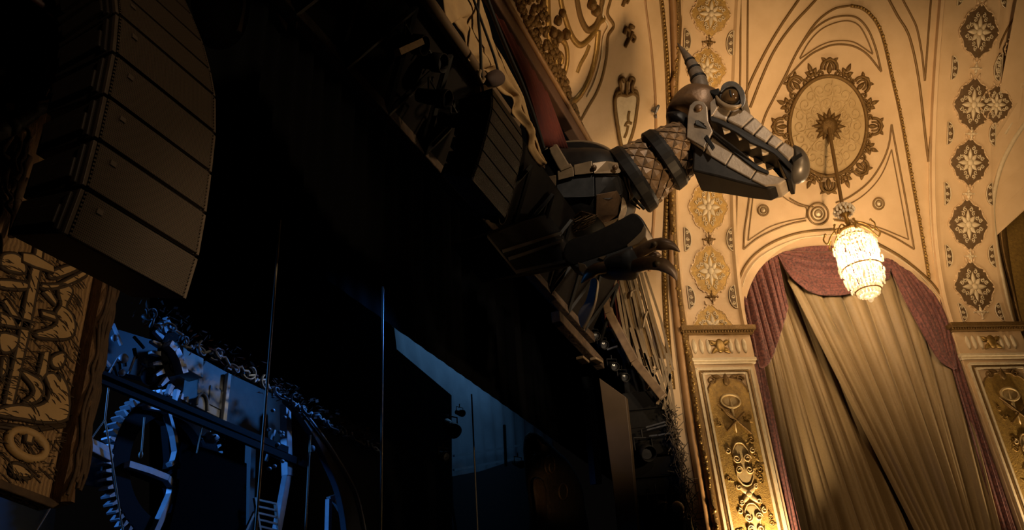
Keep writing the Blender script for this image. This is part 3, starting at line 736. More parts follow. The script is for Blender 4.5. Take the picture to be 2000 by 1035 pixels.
for q in ([(1208, 184), (1210, 170), (1208, 158), (1214, 152), (1217, 160)], [(1234, 182), (1232, 168), (1236, 156), (1230, 151), (1227, 160)], [(1221, 186), (1222, 172), (1222, 158)], [(1199, 192), (1203, 180), (1210, 178)], [(1243, 188), (1240, 178), (1233, 177)]):
    sline(mb, q, .04, False, .8, 6, .04, 5)
mb.build('crest', GOLDB, sh)
mb = MB()
for q in ([(1226, 216), (1224, 228), (1225, 238)], [(1218, 246), (1222, 238), (1231, 240)], [(1224, 244), (1221, 258), (1217, 268)]): sline(mb, q, .035, False, .6, 6, .05, 5)
mb.build('flower_device', GOLDB, sh)
def sprig(pts, label):
    mb = MB()
    for q in pts: sline(mb, q, .04, False, .8, 6, .03, 5)
    tag(mb.build('gilt_sprig', GOLDB), label, 'wall ornament', 'gilt sprigs on the spandrel')
sprig([[(1219, 92), (1226, 78), (1234, 62)], [(1217, 66), (1221, 56), (1227, 60), (1225, 72)], [(1234, 82), (1238, 74), (1233, 68)], [(1236, 54), (1230, 50), (1228, 58)]], 'small gilt leaf sprig above the shield ornament')
sprig([[(1214, 12), (1218, 2), (1222, -8)], [(1222, 6), (1226, -2)]], 'tip of a gilt sprig touching the top edge of the photo, above the other sprig')
sprig([[(1244, 556), (1250, 566), (1246, 574)], [(1252, 580), (1248, 590)]], 'dark curled sprig on the cream strip below the dragon\'s claws')
# small fixture on the moulding line
br = thing('wall_hook', SP(1279, 218)[0], 'small grey hook fixture on the moulding line behind the dragon\'s neck', 'hook')
mb = MB(); a = SP(1281, 206, .12)[0]; b = SP(1274, 222, .12)[0]; mb.tube([a, (a+b)/2+V((-.04, 0, 0)), b], [.03, .05, .02], 6); mb.build('arm', STEELW, br)
mb = MB(); a = SP(1268, 216, .1)[0]; b = SP(1278, 219, .02)[0]; mb.tube([a, b], .02, 6); mb.tube([SP(1278, 224, .08)[0], SP(1280, 230, .03)[0]], .025, 6); mb.build('pin', STEELW, br)
# proscenium beam: rose-brown box moulding along the top of the stage frame
mb = MB(); mb.box((8.5, 3.55, 10.30), (6.1, .10, .21)); tag(mb.build('proscenium_rail', ROSEW, None, .02), 'rose-brown rail moulding along the top of the stage frame, beside the red curtain', 'rail')
mb = MB(); mb.tube([V((x, 3.42, 10.49)) for x in (2.5, 8, 14.4)], .05, 8); o = mb.build('bead_edge', TORUS, bpy.data.objects['proscenium_rail'])
# floors and dark shell
mb = MB(); mb.add([(-14, -22, -1.3), (50, -22, -1.3), (50, 40, -1.3), (-14, 40, -1.3)], [(0, 1, 2, 3)]); tag(mb.build('floor', DARKB), kind='structure')
# ================================================================ the mechanical dragon over the stage frame
XD = 12.5
D = lambda px, py, w=0.0: AX(px, py, XD-w)
IRON = mat('tarnished_silver_plate', (.36, .29, .22), .42, .3, (.19, .15, .115), 7, .8, .12, 30)
BRONZE = mat('brown_leather_metal', (.17, .095, .045), .45, .35, (.07, .04, .022), 5, .8, .2, 25)
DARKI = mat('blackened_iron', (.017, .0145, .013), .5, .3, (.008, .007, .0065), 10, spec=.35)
TAN = mat('tan_riveted_metal', (.31, .22, .13), .45, .3, (.17, .115, .062), 6, .7)
SLATE = mat('slate_grey_plate', (.085, .085, .088), .55, .3, (.035, .037, .04), 4)
SCALE = mat('tan_leather_scale', (.26, .16, .085), .45, .2, (.10, .06, .03), 9, .7, .2, 30)
HORN = mat('dark_banded_horn', (.22, .17, .13), .35, .2, (.09, .07, .05), 12, .6)
TOOTH = mat('ivory_tooth', (.42, .34, .25), .45)
EYE = mat('amber_glass_eye', (.10, .06, .025), .06, .1, (.04, .02, .01), 8)
dr = thing('mechanical_dragon', D(1150, 420), 'riveted metal and leather dragon with open toothed jaws, leaning out over the stage frame', 'dragon sculpture')
XV = V((1, 0, 0))
def tprism(mb, pix, wf, bulge=None):             # plate across the head: near outline and its mirror behind
    near = []; far = []
    for px, py in pix:
        w = wf(px); p = D(px, py, w); near.append(p); far.append(V((XD+w, p.y, p.z)))
    mb.taper(near, far)
def nplate(mb, pix, wf, th, lift=0.0):           # plate lying on the near side
    a = []; b = []
    for px, py in pix:
        w = wf(px)+lift; p = D(px, py, w); a.append(p); b.append(p+XV*th)
    mb.taper(a, b)
wu = lambda px: .43-.20*max(0, min(1, (px-1380)/200))       # upper jaw half-width
wl_ = lambda px: .40-.20*max(0, min(1, (px-1340)/200))      # lower jaw half-width
# skull
skull = [(1303, 234), (1306, 222), (1316, 205), (1328, 192), (1345, 180), (1362, 175), (1382, 176), (1402, 182), (1412, 192), (1410, 215), (1400, 235), (1385, 243), (1340, 236), (1318, 238)]
mb = MB(); mb.puff([D(*p) for p in spl] if False else [D(x, y) for x, y in sp2(skull, 4, True)], XV, .46, 6, .8); mb.build('skull', BRONZE, dr)
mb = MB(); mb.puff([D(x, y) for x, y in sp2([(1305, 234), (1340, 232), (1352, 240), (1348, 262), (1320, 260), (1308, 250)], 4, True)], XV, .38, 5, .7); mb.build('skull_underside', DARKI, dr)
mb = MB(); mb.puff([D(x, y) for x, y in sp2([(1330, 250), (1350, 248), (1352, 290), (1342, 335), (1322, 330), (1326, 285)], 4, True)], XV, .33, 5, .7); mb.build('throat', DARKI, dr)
# upper jaw: dark core, then separate snout plates
mb = MB(); tprism(mb, [(1385, 232), (1398, 232), (1450, 252), (1490, 282), (1520, 302), (1548, 330), (1546, 352), (1538, 352), (1514, 300), (1495, 291), (1450, 265), (1400, 243)], lambda p: wu(p)-.03); mb.build('jaw_core', DARKI, dr, .012)
top = [(1390, 205), (1402, 206), (1424, 213), (1451, 208), (1474, 228), (1492, 244), (1510, 262), (1532, 276), (1547, 290), (1556, 300)]
bot = [(1388, 229), (1398, 230), (1417, 234), (1450, 249), (1471, 263), (1496, 278), (1516, 289), (1530, 303), (1541, 312), (1546, 320)]
segs = [((1393, 204), (1430, 212), (1418, 234), (1391, 228)), ((1431, 212), (1446, 207), (1473, 227), (1449, 249), (1419, 234)), ((1474, 228), (1490, 243), (1471, 263), (1450, 250)),
        ((1491, 243), (1510, 260), (1496, 278), (1472, 264)), ((1511, 261), (1531, 275), (1515, 290), (1497, 279)), ((1532, 276), (1550, 288), (1553, 302), (1540, 314), (1516, 291))]
for sg in segs:
    mb = MB(); tprism(mb, sg, wu); mb.build('snout_plate', IRON, dr, .03)
mb = MB(); nplate(mb, [(1386, 226), (1400, 230), (1438, 246), (1470, 264), (1496, 280), (1516, 291), (1532, 305), (1548, 322), (1545, 334), (1528, 316), (1511, 300), (1495, 291), (1465, 278), (1440, 260), (1402, 240), (1388, 236)], wu, .06, .02); mb.build('upper_lip', DARKI, dr, .012)
# nose
mb = MB(); mb.puff([D(x, y) for x, y in sp2([(1549, 290), (1562, 292), (1573, 300), (1581, 315), (1580, 334), (1568, 350), (1548, 355), (1541, 342), (1545, 318)], 4, True)], XV, .27, 6, .7); mb.build('nose', mat('dark_nose_metal', (.10, .088, .075), .4, .4, (.06, .05, .045), 6), dr)
for s_ in (1, -1):
    mb = MB(); c = D(1551, 301, .17) if s_ > 0 else D(1551, 301, .17)+XV*.34
    mb.ball(c, (.08, .13, .12), 14, 10); mb.build('nostril_hood', IRON, dr)
mb = MB(); nplate(mb, [(1546, 309), (1565, 298), (1567, 304), (1549, 318)], lambda p: .27, .05, .0); mb.build('nostril_slot', DARKI, dr)
# teeth
for (a, b, c) in (((1408, 243), (1429, 254), (1413, 259)), ((1434, 256), (1452, 268), (1442, 271)), ((1460, 270), (1481, 284), (1464, 288)), ((1485, 285), (1504, 297), (1488, 301))):
    for s_ in (1, -1):
        P = [D(*q, wu(q[0])-.04) for q in (a, b, c)]
        if s_ < 0: P = [V((2*XD-p.x, p.y, p.z)) for p in P]
        mb = MB(); mb.prism(P, XV*.07*s_); mb.build('tooth', TOOTH, dr, .01)
# lower jaw
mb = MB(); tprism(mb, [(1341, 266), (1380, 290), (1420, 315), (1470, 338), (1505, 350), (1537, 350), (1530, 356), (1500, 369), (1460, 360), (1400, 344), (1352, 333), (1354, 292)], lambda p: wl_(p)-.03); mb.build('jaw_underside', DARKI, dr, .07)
for sg in (((1340, 270), (1345, 236), (1377, 242), (1392, 258), (1375, 296)), ((1376, 297), (1393, 259), (1432, 297), (1417, 322)), ((1418, 323), (1433, 297), (1478, 331), (1466, 349)), ((1467, 350), (1479, 331), (1503, 340), (1538, 349), (1521, 360), (1494, 363))):
    mb = MB(); tprism(mb, sg, wl_); mb.build('jaw_plate', IRON, dr, .02)
hp = [(1341, 268), (1343, 225), (1347, 206), (1355, 198), (1364, 196), (1374, 199), (1381, 208), (1383, 236), (1392, 256), (1375, 288)]
mb = MB(); nplate(mb, hp, lambda p: .45, .05, .03); mb.build('hinge_plate', IRON, dr, .015)
mb = MB(); mb.taper([V((2*XD-D(*q, .48).x, D(*q, .48).y, D(*q, .48).z)) for q in hp], [V((2*XD-D(*q, .48).x-.05, D(*q, .48).y, D(*q, .48).z)) for q in hp]); mb.build('hinge_plate', IRON, dr, .015)
mb = MB(); mb.ball(D(1364, 211, .49), (.05, .075, .075), 14, 8); mb.build('hinge_rivet', BRONZE, dr)
mb = MB(); nplate(mb, [(1357, 235), (1364, 234), (1384, 245), (1404, 262), (1437, 287), (1480, 322), (1502, 334), (1499, 340), (1476, 331), (1432, 297), (1400, 272), (1380, 253), (1358, 243)], lambda p: max(wl_(p), .50-.0025*(p-1357) if p < 1400 else 0), .06, .035); mb.build('lower_lip', DARKI, dr, .012)
mb = MB(); nplate(mb, [(1375, 268), (1381, 262), (1396, 286), (1391, 293)], lambda p: .47, .04, .03); mb.build('jaw_tab', DARKI, dr, .008)
# eye with socket ring, hood and lid
ec = D(1426, 189, .40)
mb = MB(); mb.ball(ec+V((.06, 0, 0)), (.16, .185, .185), 20, 14); mb.build('eye', EYE, dr)
mb = MB(); mb.ball(ec+V((-.075, -.02, .0)), (.03, .028, .09), 10, 8); mb.build('pupil', BLACKP, dr)
mb = MB()
ring = [D(1427+20*cos(a), 188+20*sin(a), .40) for a in [2*PI*k/28 for k in range(28)]]
mb.tube(ring, .03, 8, True); mb.build('socket_ring', DARKI, dr)
mb = MB(); nplate(mb, sp2([(1407, 181), (1409, 168), (1418, 160), (1430, 158), (1442, 163), (1452, 175), (1456, 190), (1454, 204), (1447, 210), (1446, 196), (1443, 182), (1436, 171), (1426, 168), (1415, 174)], 3, True), lambda p: .46, .55, .0); mb.build('brow_hood', mat('grey_brow_metal', (.16, .145, .13), .4, .5, (.09, .08, .07), 8), dr, .03)
mb = MB(); P = spline([D(1399, 188, .44), D(1406, 200, .46), D(1420, 209, .47), D(1436, 210, .47), D(1448, 205, .45)], 6); mb.tube(P, [.02+.035*sin(PI*i/(len(P)-1)) for i in range(len(P))], 8); mb.build('lower_lid', TAN, dr)
mb = MB(); nplate(mb, [(1378, 178), (1404, 171), (1408, 184), (1396, 187)], lambda p: .36, .2); mb.build('brow_ridge', DARKI, dr, .02)
mb = MB(); nplate(mb, [(1386, 200), (1397, 190), (1404, 206), (1394, 222), (1388, 228)], lambda p: .44, .08); mb.build('cheek_plate', IRON, dr, .015)
# horn with bands
hc = spline([D(1370, 182, .18), D(1366, 160, .18), D(1357, 138, .18), D(1347, 119, .18), D(1335, 101, .18), D(1323, 84, .18)], 6)
n_ = len(hc); mb = MB(); mb.tube(hc, [.15*(1-(i/(n_-1))**1.6)+.006 for i in range(n_)], 14); hn = mb.build('horn', HORN, dr)
for t in (.25, .42, .58):
    i = int(t*(n_-1)); mb = MB(); mb.tube([hc[i], hc[i+1]], .15*(1-t**1.6)+.016, 14); mb.build('horn_band', DARKI, hn)
# neck: two flared skirts of scales
def skirt(c0, c1, r0, r1, rows, nm, per):
    c0 = V(c0); c1 = V(c1); ax = (c1-c0); L = ax.length; ax.normalize()
    mb = MB(); mb.lathe(c0, ax, [(r0, 0), (r0*.97, .02), (r1+.02, L), (r1*.7, L+.02)], 40, XV); o = mb.build('neck_skirt', BRONZE, dr)
    x = (XV-ax*XV.dot(ax)).normalized(); y = ax.cross(x); mb = MB()
    for i in range(rows):
        for k in range(per):
            a = 2*PI*(k+.5*(i % 2))/per; t0 = (i+.0)/rows*.92; t1 = t0+1.7/rows
            def Q(t, da, h): 
                rr = r0+(r1-r0)*min(1.02, t)+h; return c0+ax*(L*min(1.02, t))+(x*cos(a+da)+y*sin(a+da))*rr
            w = PI/per*.96; tm = (t0+t1)/2
            a_ = [Q(t0, 0, .035), Q(tm, w, .02), Q(t1, 0, .005), Q(tm, -w, .02)]; c = Q(tm-.02, 0, .06)
            mb.add(a_+[c], [(0, 1, 4), (1, 2, 4), (2, 3, 4), (3, 0, 4)])
    mb.build('scales', SCALE, o)
    mb = MB(); mb.lathe(c0-ax*.04, ax, [(r0*.78, .0), (r0+.03, -.03), (r0+.06, .0), (r0+.045, .16), (r0-.0, .22), (r0-.06, .22)], 40, XV, smooth=False); mb.build('neck_ring', DARKI, dr)
skirt(D(1234, 352, 0), D(1312, 300, 0), .61, .43, 6, 'rear', 14)
skirt(D(1294, 314, 0), D(1350, 276, 0), .55, .40, 5, 'front', 14)
mb = MB(); mb.tube([D(1195, 372), D(1240, 350), D(1310, 300), D(1350, 262)], [.42, .36, .33, .30], 16); mb.build('neck_core', DARKI, dr)
mb = MB(); mb.tube([D(1238, 388, .2), D(1258, 408, .2)], .03, 6); mb.tube([D(1232, 396, .1), D(1250, 408, .1)], .015, 6); mb.build('flap_rod', DARKI, dr)
# torso
tors = [(1060, 345), (1066, 322), (1085, 312), (1130, 312), (1180, 310), (1212, 316), (1232, 335), (1240, 360), (1234, 395), (1218, 425), (1200, 446), (1160, 470), (1118, 474), (1090, 452), (1072, 425), (1063, 390)]
tp = [D(x, y) for x, y in sp2(tors, 4, True)]
mb = MB(); mb.puff(tp, XV, .85, 7, .55); mb.build('torso', DARKI, dr)
tb = BVHTree.FromPolygons([tuple(p) for p in mb.v], mb.f)
def TB(px, py, h=.0):
    d = ray(px, py); loc, n, i, dd = tb.ray_cast(V((0, 0, 0)), d)
    if loc is None:
        p = D(px, py, .15); return p-d*h
    return loc-d*h
def tpatch(pix, h, th, m, nm, parent=dr, bevel=.01, seg=1):
    P = [(x, y) for x, y in (sp2(pix, seg, True) if seg > 1 else pix)]; mb = MB()
    mb.taper([TB(x, y, h+th) for x, y in P], [TB(x, y, h-.05) for x, y in P]); return mb.build(nm, m, parent, bevel)
tpatch([(1064, 296), (1076, 284), (1100, 278), (1135, 277), (1165, 282), (1190, 294), (1203, 314), (1198, 324), (1180, 316), (1150, 320), (1110, 322), (1075, 318)], -.5, .3, DARKI, 'shoulder_hood')
P = [D(x, y, -.1) for x, y in sp2([(1064, 297), (1078, 284), (1102, 279), (1135, 277), (1165, 282), (1190, 294), (1204, 314)], 5)]
mb = MB(); mb.tube(P, .035, 6); mb.build('hood_rim', TAN, dr)
for q in ([(1089, 334), (1120, 326), (1121, 344), (1090, 352)], [(1121, 322), (1156, 314), (1158, 338), (1122, 342)], [(1157, 318), (1185, 314), (1208, 318), (1216, 328), (1210, 338), (1160, 339)]):
    tpatch(q, .06, .08, TAN, 'belt_plate')
for (x, y) in ((1160, 327), (1201, 327)):
    mb = MB(); mb.ball(TB(x, y, .16), (.05, .05, .05), 12, 8); mb.build('rivet', BRONZE, dr)
tpatch([(1087, 350), (1121, 345), (1160, 341), (1161, 384), (1125, 385), (1088, 386)], .0, .08, SLATE, 'chest_plate')
tpatch([(1162, 342), (1205, 342), (1222, 356), (1215, 380), (1190, 390), (1163, 386)], .0, .05, DARKI, 'chest_plate')
tpatch([(1213, 330), (1226, 342), (1236, 362), (1238, 380), (1230, 392), (1229, 375), (1220, 354)], .03, .08, TAN, 'chest_rib', seg=3)
tpatch([(1216, 385), (1224, 402), (1222, 418), (1212, 432), (1207, 428), (1212, 410)], .06, .08, TAN, 'chest_rib', seg=3)
tpatch([(1066, 366), (1074, 366), (1077, 378), (1073, 398), (1072, 412), (1065, 398), (1062, 382)], .05, .08, TAN, 'chest_rib', seg=3)
tpatch([(1178, 436), (1196, 430), (1210, 424), (1196, 440), (1183, 448)], .08, .06, TAN, 'belly_spike')
tpatch([(1165, 380), (1205, 372), (1216, 392), (1206, 420), (1180, 440), (1164, 420)], .02, .05, BRONZE, 'belly_plate')
tpatch([(1098, 440), (1135, 412), (1165, 420), (1140, 445), (1112, 464), (1100, 462)], .02, .05, BRONZE, 'belly_hide')
mb = MB(); rnd = random.Random(2)
for i in range(26):
    x = rnd.uniform(1096, 1140); y = rnd.uniform(438, 458)-(x-1096)*.2; a = TB(x, y, .08); b = TB(x+rnd.uniform(15, 34), y-rnd.uniform(8, 18), .10)
    mb.tube([a, (a+b)/2+V((-.02, 0, -.01)), b], [.014, .012, .004], 5)
mb.build('hide_fringe', SCALE, dr)
mb = MB(); nplate(mb, [(1068, 286), (1087, 280), (1112, 322), (1092, 331)], lambda p: .93, .12); mb.build('shoulder_strap', TAN, dr, .02)
mb = MB(); nplate(mb, [(1092, 327), (1114, 319), (1117, 325), (1095, 334)], lambda p: .97, .10); mb.build('strap_foot', TAN, dr, .01)
# shoulder bracket with cut-out lattice
mb = MB()
for q in (((1051, 318), (1055, 370), .05), ((1051, 318), (1085, 312), .05), ((1060, 322), (1084, 344), .05), ((1084, 316), (1062, 344), .05), ((1055, 370), (1064, 366), .04)):
    mb.bar(D(*q[0], .75), D(*q[1], .75), q[2], .05)
mb.build('bracket_lattice', BRONZE, dr)
tpatch([(1067, 345), (1086, 342), (1086, 363), (1068, 365)], .35, .1, TAN, 'bracket_plate')
mb = MB(); mb.ball(TB(1073, 354, .47), .05, 10, 8); mb.build('rivet', BRONZE, dr)
# forearm slab with rounded end
arm = sp2([(1100, 500), (1110, 470), (1160, 452), (1210, 428), (1236, 415), (1252, 424), (1262, 442), (1260, 458), (1247, 473), (1210, 488), (1160, 506), (1120, 518)], 4, True)
mb = MB(); mb.prism([D(x, y, .95) for x, y in arm], XV*.45); fa = mb.build('forearm', DARKI, dr, .03)
mb = MB(); nplate(mb, [(1238, 466), (1252, 452), (1258, 438), (1263, 446), (1261, 462), (1246, 476), (1226, 484), (1224, 478)], lambda p: .96, .40, .01); mb.build('arm_cap', TAN, fa, .01)
mb = MB(); nplate(mb, [(1120, 518), (1160, 505), (1205, 490), (1235, 478), (1232, 488), (1190, 508), (1140, 528)], lambda p: .97, .3); mb.build('wrist_plate', SLATE, fa, .01)

mb = MB(); mb.puff([D(x, y, .95) for x, y in sp2([(1172, 538), (1178, 522), (1196, 508), (1220, 498), (1240, 492), (1248, 506), (1246, 528), (1236, 540), (1205, 542)], 4, True)], XV, .26, 5, .5); hd = mb.build('palm', SLATE, dr)
FING = mat('brown_claw_leather', (.24, .15, .09), .4, .2, (.12, .07, .04), 8)
def finger(ps, r, nm='finger', joint=None):
    P = spline([D(x, y, w) for x, y, w in ps], 5); n = len(P); mb = MB()
    mb.tube(P, [r*(1-.15*i/(n-1)) if i/(n-1) < .5 else r*.92*(1-((i/(n-1)-.5)/.5)**1.6)+.008 for i in range(n)], 10); f = mb.build(nm, FING, hd)
    if joint:
        mb = MB(); mb.ball(D(*joint), (.05, .05, .05), 10, 8); mb.build('joint_rivet', TAN, hd)
finger([(1236, 502, .95), (1258, 488, 1.0), (1278, 478, 1.0), (1298, 477, 1.0), (1314, 481, .98), (1328, 492, .95)], .105, joint=(1278, 477, 1.12))
finger([(1240, 520, 1.05), (1262, 514, 1.1), (1284, 515, 1.1), (1300, 520, 1.1), (1314, 532, 1.08), (1322, 548, 1.05)], .11, joint=(1284, 514, 1.23))
finger([(1245, 512, .8), (1262, 505, .78), (1280, 498, .75), (1292, 500, .72)], .08)
finger([(1182, 522, 1.1), (1164, 526, 1.15), (1150, 536, 1.15), (1135, 553, 1.12)], .10, 'thumb')
mb = MB(); nplate(mb, [(1128, 512), (1143, 516), (1147, 526), (1138, 536), (1131, 528)], lambda p: 1.1, .1); mb.build('thumb_plate', TAN, hd, .01)
mb = MB(); nplate(mb, [(1168, 503), (1184, 499), (1178, 507)], lambda p: 1.0, .06); mb.build('knuckle_chip', TAN, hd)
# ================================================================ loudspeaker arrays
def perforated(name, c1, c2):
    m = bpy.data.materials.new(name); m.use_nodes = True; nt = m.node_tree; b = nt.nodes['Principled BSDF']; b.inputs['Roughness'].default_value = .55; b.inputs['Specular IOR Level'].default_value = .3
    tc = nt.nodes.new('ShaderNodeTexCoord'); ws = []
    for ax in ('X', 'Z'):
        w = nt.nodes.new('ShaderNodeTexWave'); w.bands_direction = ax; w.inputs['Scale'].default_value = 26; nt.links.new(tc.outputs['Object'], w.inputs['Vector']); ws.append(w)
    mu_ = nt.nodes.new('ShaderNodeMath'); mu_.operation = 'MULTIPLY'; nt.links.new(ws[0].outputs['Fac'], mu_.inputs[0]); nt.links.new(ws[1].outputs['Fac'], mu_.inputs[1])
    r = nt.nodes.new('ShaderNodeValToRGB'); r.color_ramp.elements[0].position = .15; r.color_ramp.elements[1].position = .45
    r.color_ramp.elements[0].color = (*c1, 1); r.color_ramp.elements[1].color = (*c2, 1)
    nt.links.new(mu_.outputs[0], r.inputs['Fac']); nt.links.new(r.outputs['Color'], b.inputs['Base Color'])
    bn = nt.nodes.new('ShaderNodeBump'); bn.inputs['Strength'].default_value = .3; bn.inputs['Distance'].default_value = .005; bn.invert = True
    nt.links.new(mu_.outputs[0], bn.inputs['Height']); nt.links.new(bn.outputs['Normal'], b.inputs['Normal']); return m
GRILLE = perforated('perforated_brown_grille', (.090, .066, .046), (.016, .012, .009))
CABSIDE = mat('cabinet_bare_edge', (.15, .115, .085), .5, .1, (.10, .075, .055), 10)
CABBLK = mat('black_textured_cabinet', (.034, .023, .017), .6, 0, (.020, .014, .011), 30)
GRILLE2 = mat('dimmed_grille', (.030, .023, .017), .55, .2, (.010, .008, .006), 110, .4, .6, 110, 'voronoi')  # the far array's dimness is put into this darker grille colour
def line_array(L, R, xl, label, nm_badge=True, depth=.44, width=None):
    kl = [ray(*p) for p in L]; kr = [ray(*p) for p in R]
    xr = xl*sum(d.y/d.x for d in kl[:6])/sum(d.y/d.x for d in kr[:6])
    if width: f = width/(xr-xl); xl *= f; xr *= f
    pr = []
    for i in range(max(len(L), len(R))):
        c = []
        if i < len(L): d = kl[i]; c.append((d.y/d.x*xl, d.z/d.x*xl))
        if i < len(R): d = kr[i]; c.append((d.y/d.x*xr, d.z/d.x*xr))
        pr.append(V((0, sum(q[0] for q in c)/len(c), sum(q[1] for q in c)/len(c))))
    t = thing('line_array_speaker', V(((xl+xr)/2, pr[0].y, pr[0].z)), label, 'loudspeaker', 'hanging line array loudspeakers')
    n = len(pr)-1; X = V((1, 0, 0))
    for i in range(n):
        a, b = pr[i], pr[i+1]; e = (b-a); h = e.length; e.normalize(); bk = V((0, e.z, -e.y))
        a2 = a+e*.012; b2 = b-e*.012; ins = h*.10
        poly = [a2, b2, b2+bk*depth-e*ins, a2+bk*depth+e*ins]
        mb = MB(); mb.prism([p+X*xl for p in poly], X*(xr-xl))
        for x_, s in ((xl, -1), (xr, 1)):                 # rigging ribs and side handle recess
            mb.box(a+X*(x_+s*.012)+bk*depth*.5+e*h*.42, (.02, depth*.36, h*.2), (X, bk, e)); mb.box(a+X*(x_+s*.006)+bk*.05+e*h*.5, (.012, .02, h*.4), (X, bk, e))
        cab = mb.build('cabinet', CABBLK, t, .008)
        W_ = xr-xl; mb = MB(); mb.box(a+X*(xl+W_/2)-bk*.012+e*h*.5, (W_*.455, .012, h*.455), (X, bk, e))
        for sd in (-1, 1):                                # toothed edge of the grille
            for q in range(11): mb.box(a+X*(xl+W_/2+sd*W_*.462)-bk*.012+e*h*(.08+.084*q), (W_*.010, .012, h*.022), (X, bk, e))
        mb.build('grille', GRILLE if nm_badge else GRILLE2, cab)
        for sd in (-1, 1): mb = MB(); mb.box(a+X*(xl+W_/2+sd*W_*.485)-bk*.004+e*h*.5, (W_*.014, .012, h*.46), (X, bk, e)); mb.build('edge_strip', CABSIDE if nm_badge else GRILLE2, cab, .003)
        if nm_badge:
            mb = MB(); mb.box(a+X*(xl+W_*.16)-bk*.028+e*h*.72, (W_*.022, .005, h*.05), (X, bk, e)); mb.build('badge_plate', CABSIDE, cab)
    a = pr[-1]; mb = MB(); mb.box(a+X*(xl+xr)/2+V((0, .2, .08)), ((xr-xl)*.46, .22, .05)); mb.build('rigging_frame', DARKM, t)
    return t, pr, xl, xr
Ln = [(123.6, 451), (159.5, 353.6), (182, 259.6), (201, 173), (217.6, 92.7), (222.5, 12.4)]
Rn = [(355.4, 594.6), (381.4, 513), (398.7, 427.8), (409, 352), (417, 274), (419, 206), (409, 143), (395, 90), (374, 37), (350, -18), (320, -80)]
arr, pr, axl, axr = line_array(Ln, Rn, 2.58, 'large near black line array loudspeaker with brown perforated grilles, hanging at upper left')
Lf = [(929, 356), (936.5, 323.8), (944.6, 293.6), (951.6, 267), (962, 246), (968, 226)]
Rf = [(992, 365), (1001, 340), (1008, 314), (1011.9, 287.8), (1013, 261), (1008, 236)]
line_array([(921, 388)]+Lf, [(978, 392)]+Rf, 6.6, 'small far line array loudspeaker hanging beside the tattered cloth, left of the dragon', False, .4, .95)

# ================================================================ left scenic portal: carved wooden panel, bark, branches
WOODP = mat('brown_woodcut_board', (.34, .20, .08), .6, 0, (.20, .11, .042), 9, .8, .35, 26, 'wave', (1, 1, 1))
WOODL = mat('tan_carved_wood', (.52, .33, .14), .6, 0, (.40, .24, .09), 7, .7, .2, 60)
WOODK = mat('dark_ink_line', (.05, .028, .012), .7)
BARK = mat('brown_bark', (.20, .105, .042), .7, 0, (.07, .036, .016), 11, .6, .8, 16, 'noise', (2, 2, .8))
BARKD = mat('dark_bark', (.10, .055, .025), .8, 0, (.03, .017, .009), 9, .6, .8, 14)
YP = 5.5
pt = thing('woodcut_scenery', AY(60, 960, YP), 'tan wooden scenic panel carved with woodcut wheels, crosses and hourglass, below the near loudspeaker', 'scenic panel')
xr_ = AY(182, 545, YP).x
pb = [AY(-120, 905, YP), AY(106, 978, YP)]; pb[1].x = xr_
mb = MB(); mb.prism([pb[0], pb[1], V((xr_, YP, 6.6)), V((pb[0].x, YP, 6.6))], V((0, .12, 0))); mb.build('board', WOODP, pt, .01)
def carve(pix, nm='carving', th=.03, m=WOODL, seg=3, line=True):
    P = [AY(x, y, YP) for x, y in (sp2(pix, seg, True) if seg > 1 else pix)]
    mb = MB(); mb.prism(P, V((0, -th, 0))); o = mb.build(nm, m, pt, .006)
    if line:
        mb = MB(); mb.tube([p+V((0, -th*.6, 0)) for p in P], .018, 5, True); mb.build('outline', WOODK, o)
carve([(68, 478), (81, 482), (74, 530), (50, 660), (20, 792), (4, 790), (30, 670), (58, 520)], 'tall_cross_post', seg=1)
carve([(38, 497), (58, 500), (97, 522), (98, 534), (60, 522), (38, 512)], 'cross_bar', .045, seg=1)
carve([(0, 500), (25, 497), (42, 512), (44, 534), (20, 532), (-2, 522)], 'wheel_rim')
carve([(92, 535), (120, 522), (146, 518), (150, 526), (120, 540), (96, 545)], 'wheel_rim')
carve([(-5, 548), (40, 552), (52, 558), (48, 566), (20, 566), (-5, 562)], 'wheel_rim', seg=2)
carve([(78, 556), (110, 556), (158, 530), (164, 540), (120, 562), (80, 566)], 'wheel_rim', seg=2)
carve([(110, 562), (122, 556), (136, 566), (134, 580), (124, 600), (136, 616), (142, 640), (134, 660), (110, 664), (70, 660), (66, 650), (88, 644), (106, 632), (104, 612), (114, 596), (110, 578)], 'hourglass_figure')
carve([(80, 572), (92, 566), (106, 590), (104, 598)], 'slanted_stick', seg=1)
carve([(0, 590), (8, 586), (38, 628), (30, 640)], 'slanted_stick', seg=1)
carve([(75, 608), (98, 612), (112, 622), (108, 628), (78, 618)], 'flat_bar', seg=1)
carve([(-5, 612), (0, 614), (62, 632), (58, 646), (-5, 636)], 'horizontal_bar', seg=1)
carve([(-5, 652), (30, 660), (26, 680), (10, 690), (-5, 684)], 'wheel_hub')
carve([(80, 690), (92, 688), (86, 730), (74, 745), (68, 738)], 'forked_post', seg=1)
carve([(96, 700), (118, 690), (122, 704), (112, 720), (98, 716)], 'small_block')
carve([(0, 700), (10, 704), (6, 730), (-4, 736)], 'small_block', seg=2)
carve([(-8, 800), (30, 792), (60, 795), (86, 785), (92, 760), (84, 735), (100, 730), (112, 745), (110, 730), (124, 750), (130, 776), (126, 820), (80, 826), (40, 820), (-8, 812)], 'crescent_wheel')
carve([(30, 722), (50, 730), (74, 745), (80, 765), (66, 786), (40, 788), (60, 770), (56, 752)], 'wheel_rim')
for (x, y, rx, ry) in ((52, 868, 36, 26), (40, 556+330, 0, 0)):
    if rx:
        P = [AY(x+rx*cos(q), y+ry*sin(q)+.3*rx*cos(q), YP-.015) for q in [2*PI*k/26 for k in range(26)]]
        mb = MB(); mb.tube(P, .035, 6, True); mb.build('link_ring', WOODL, pt)
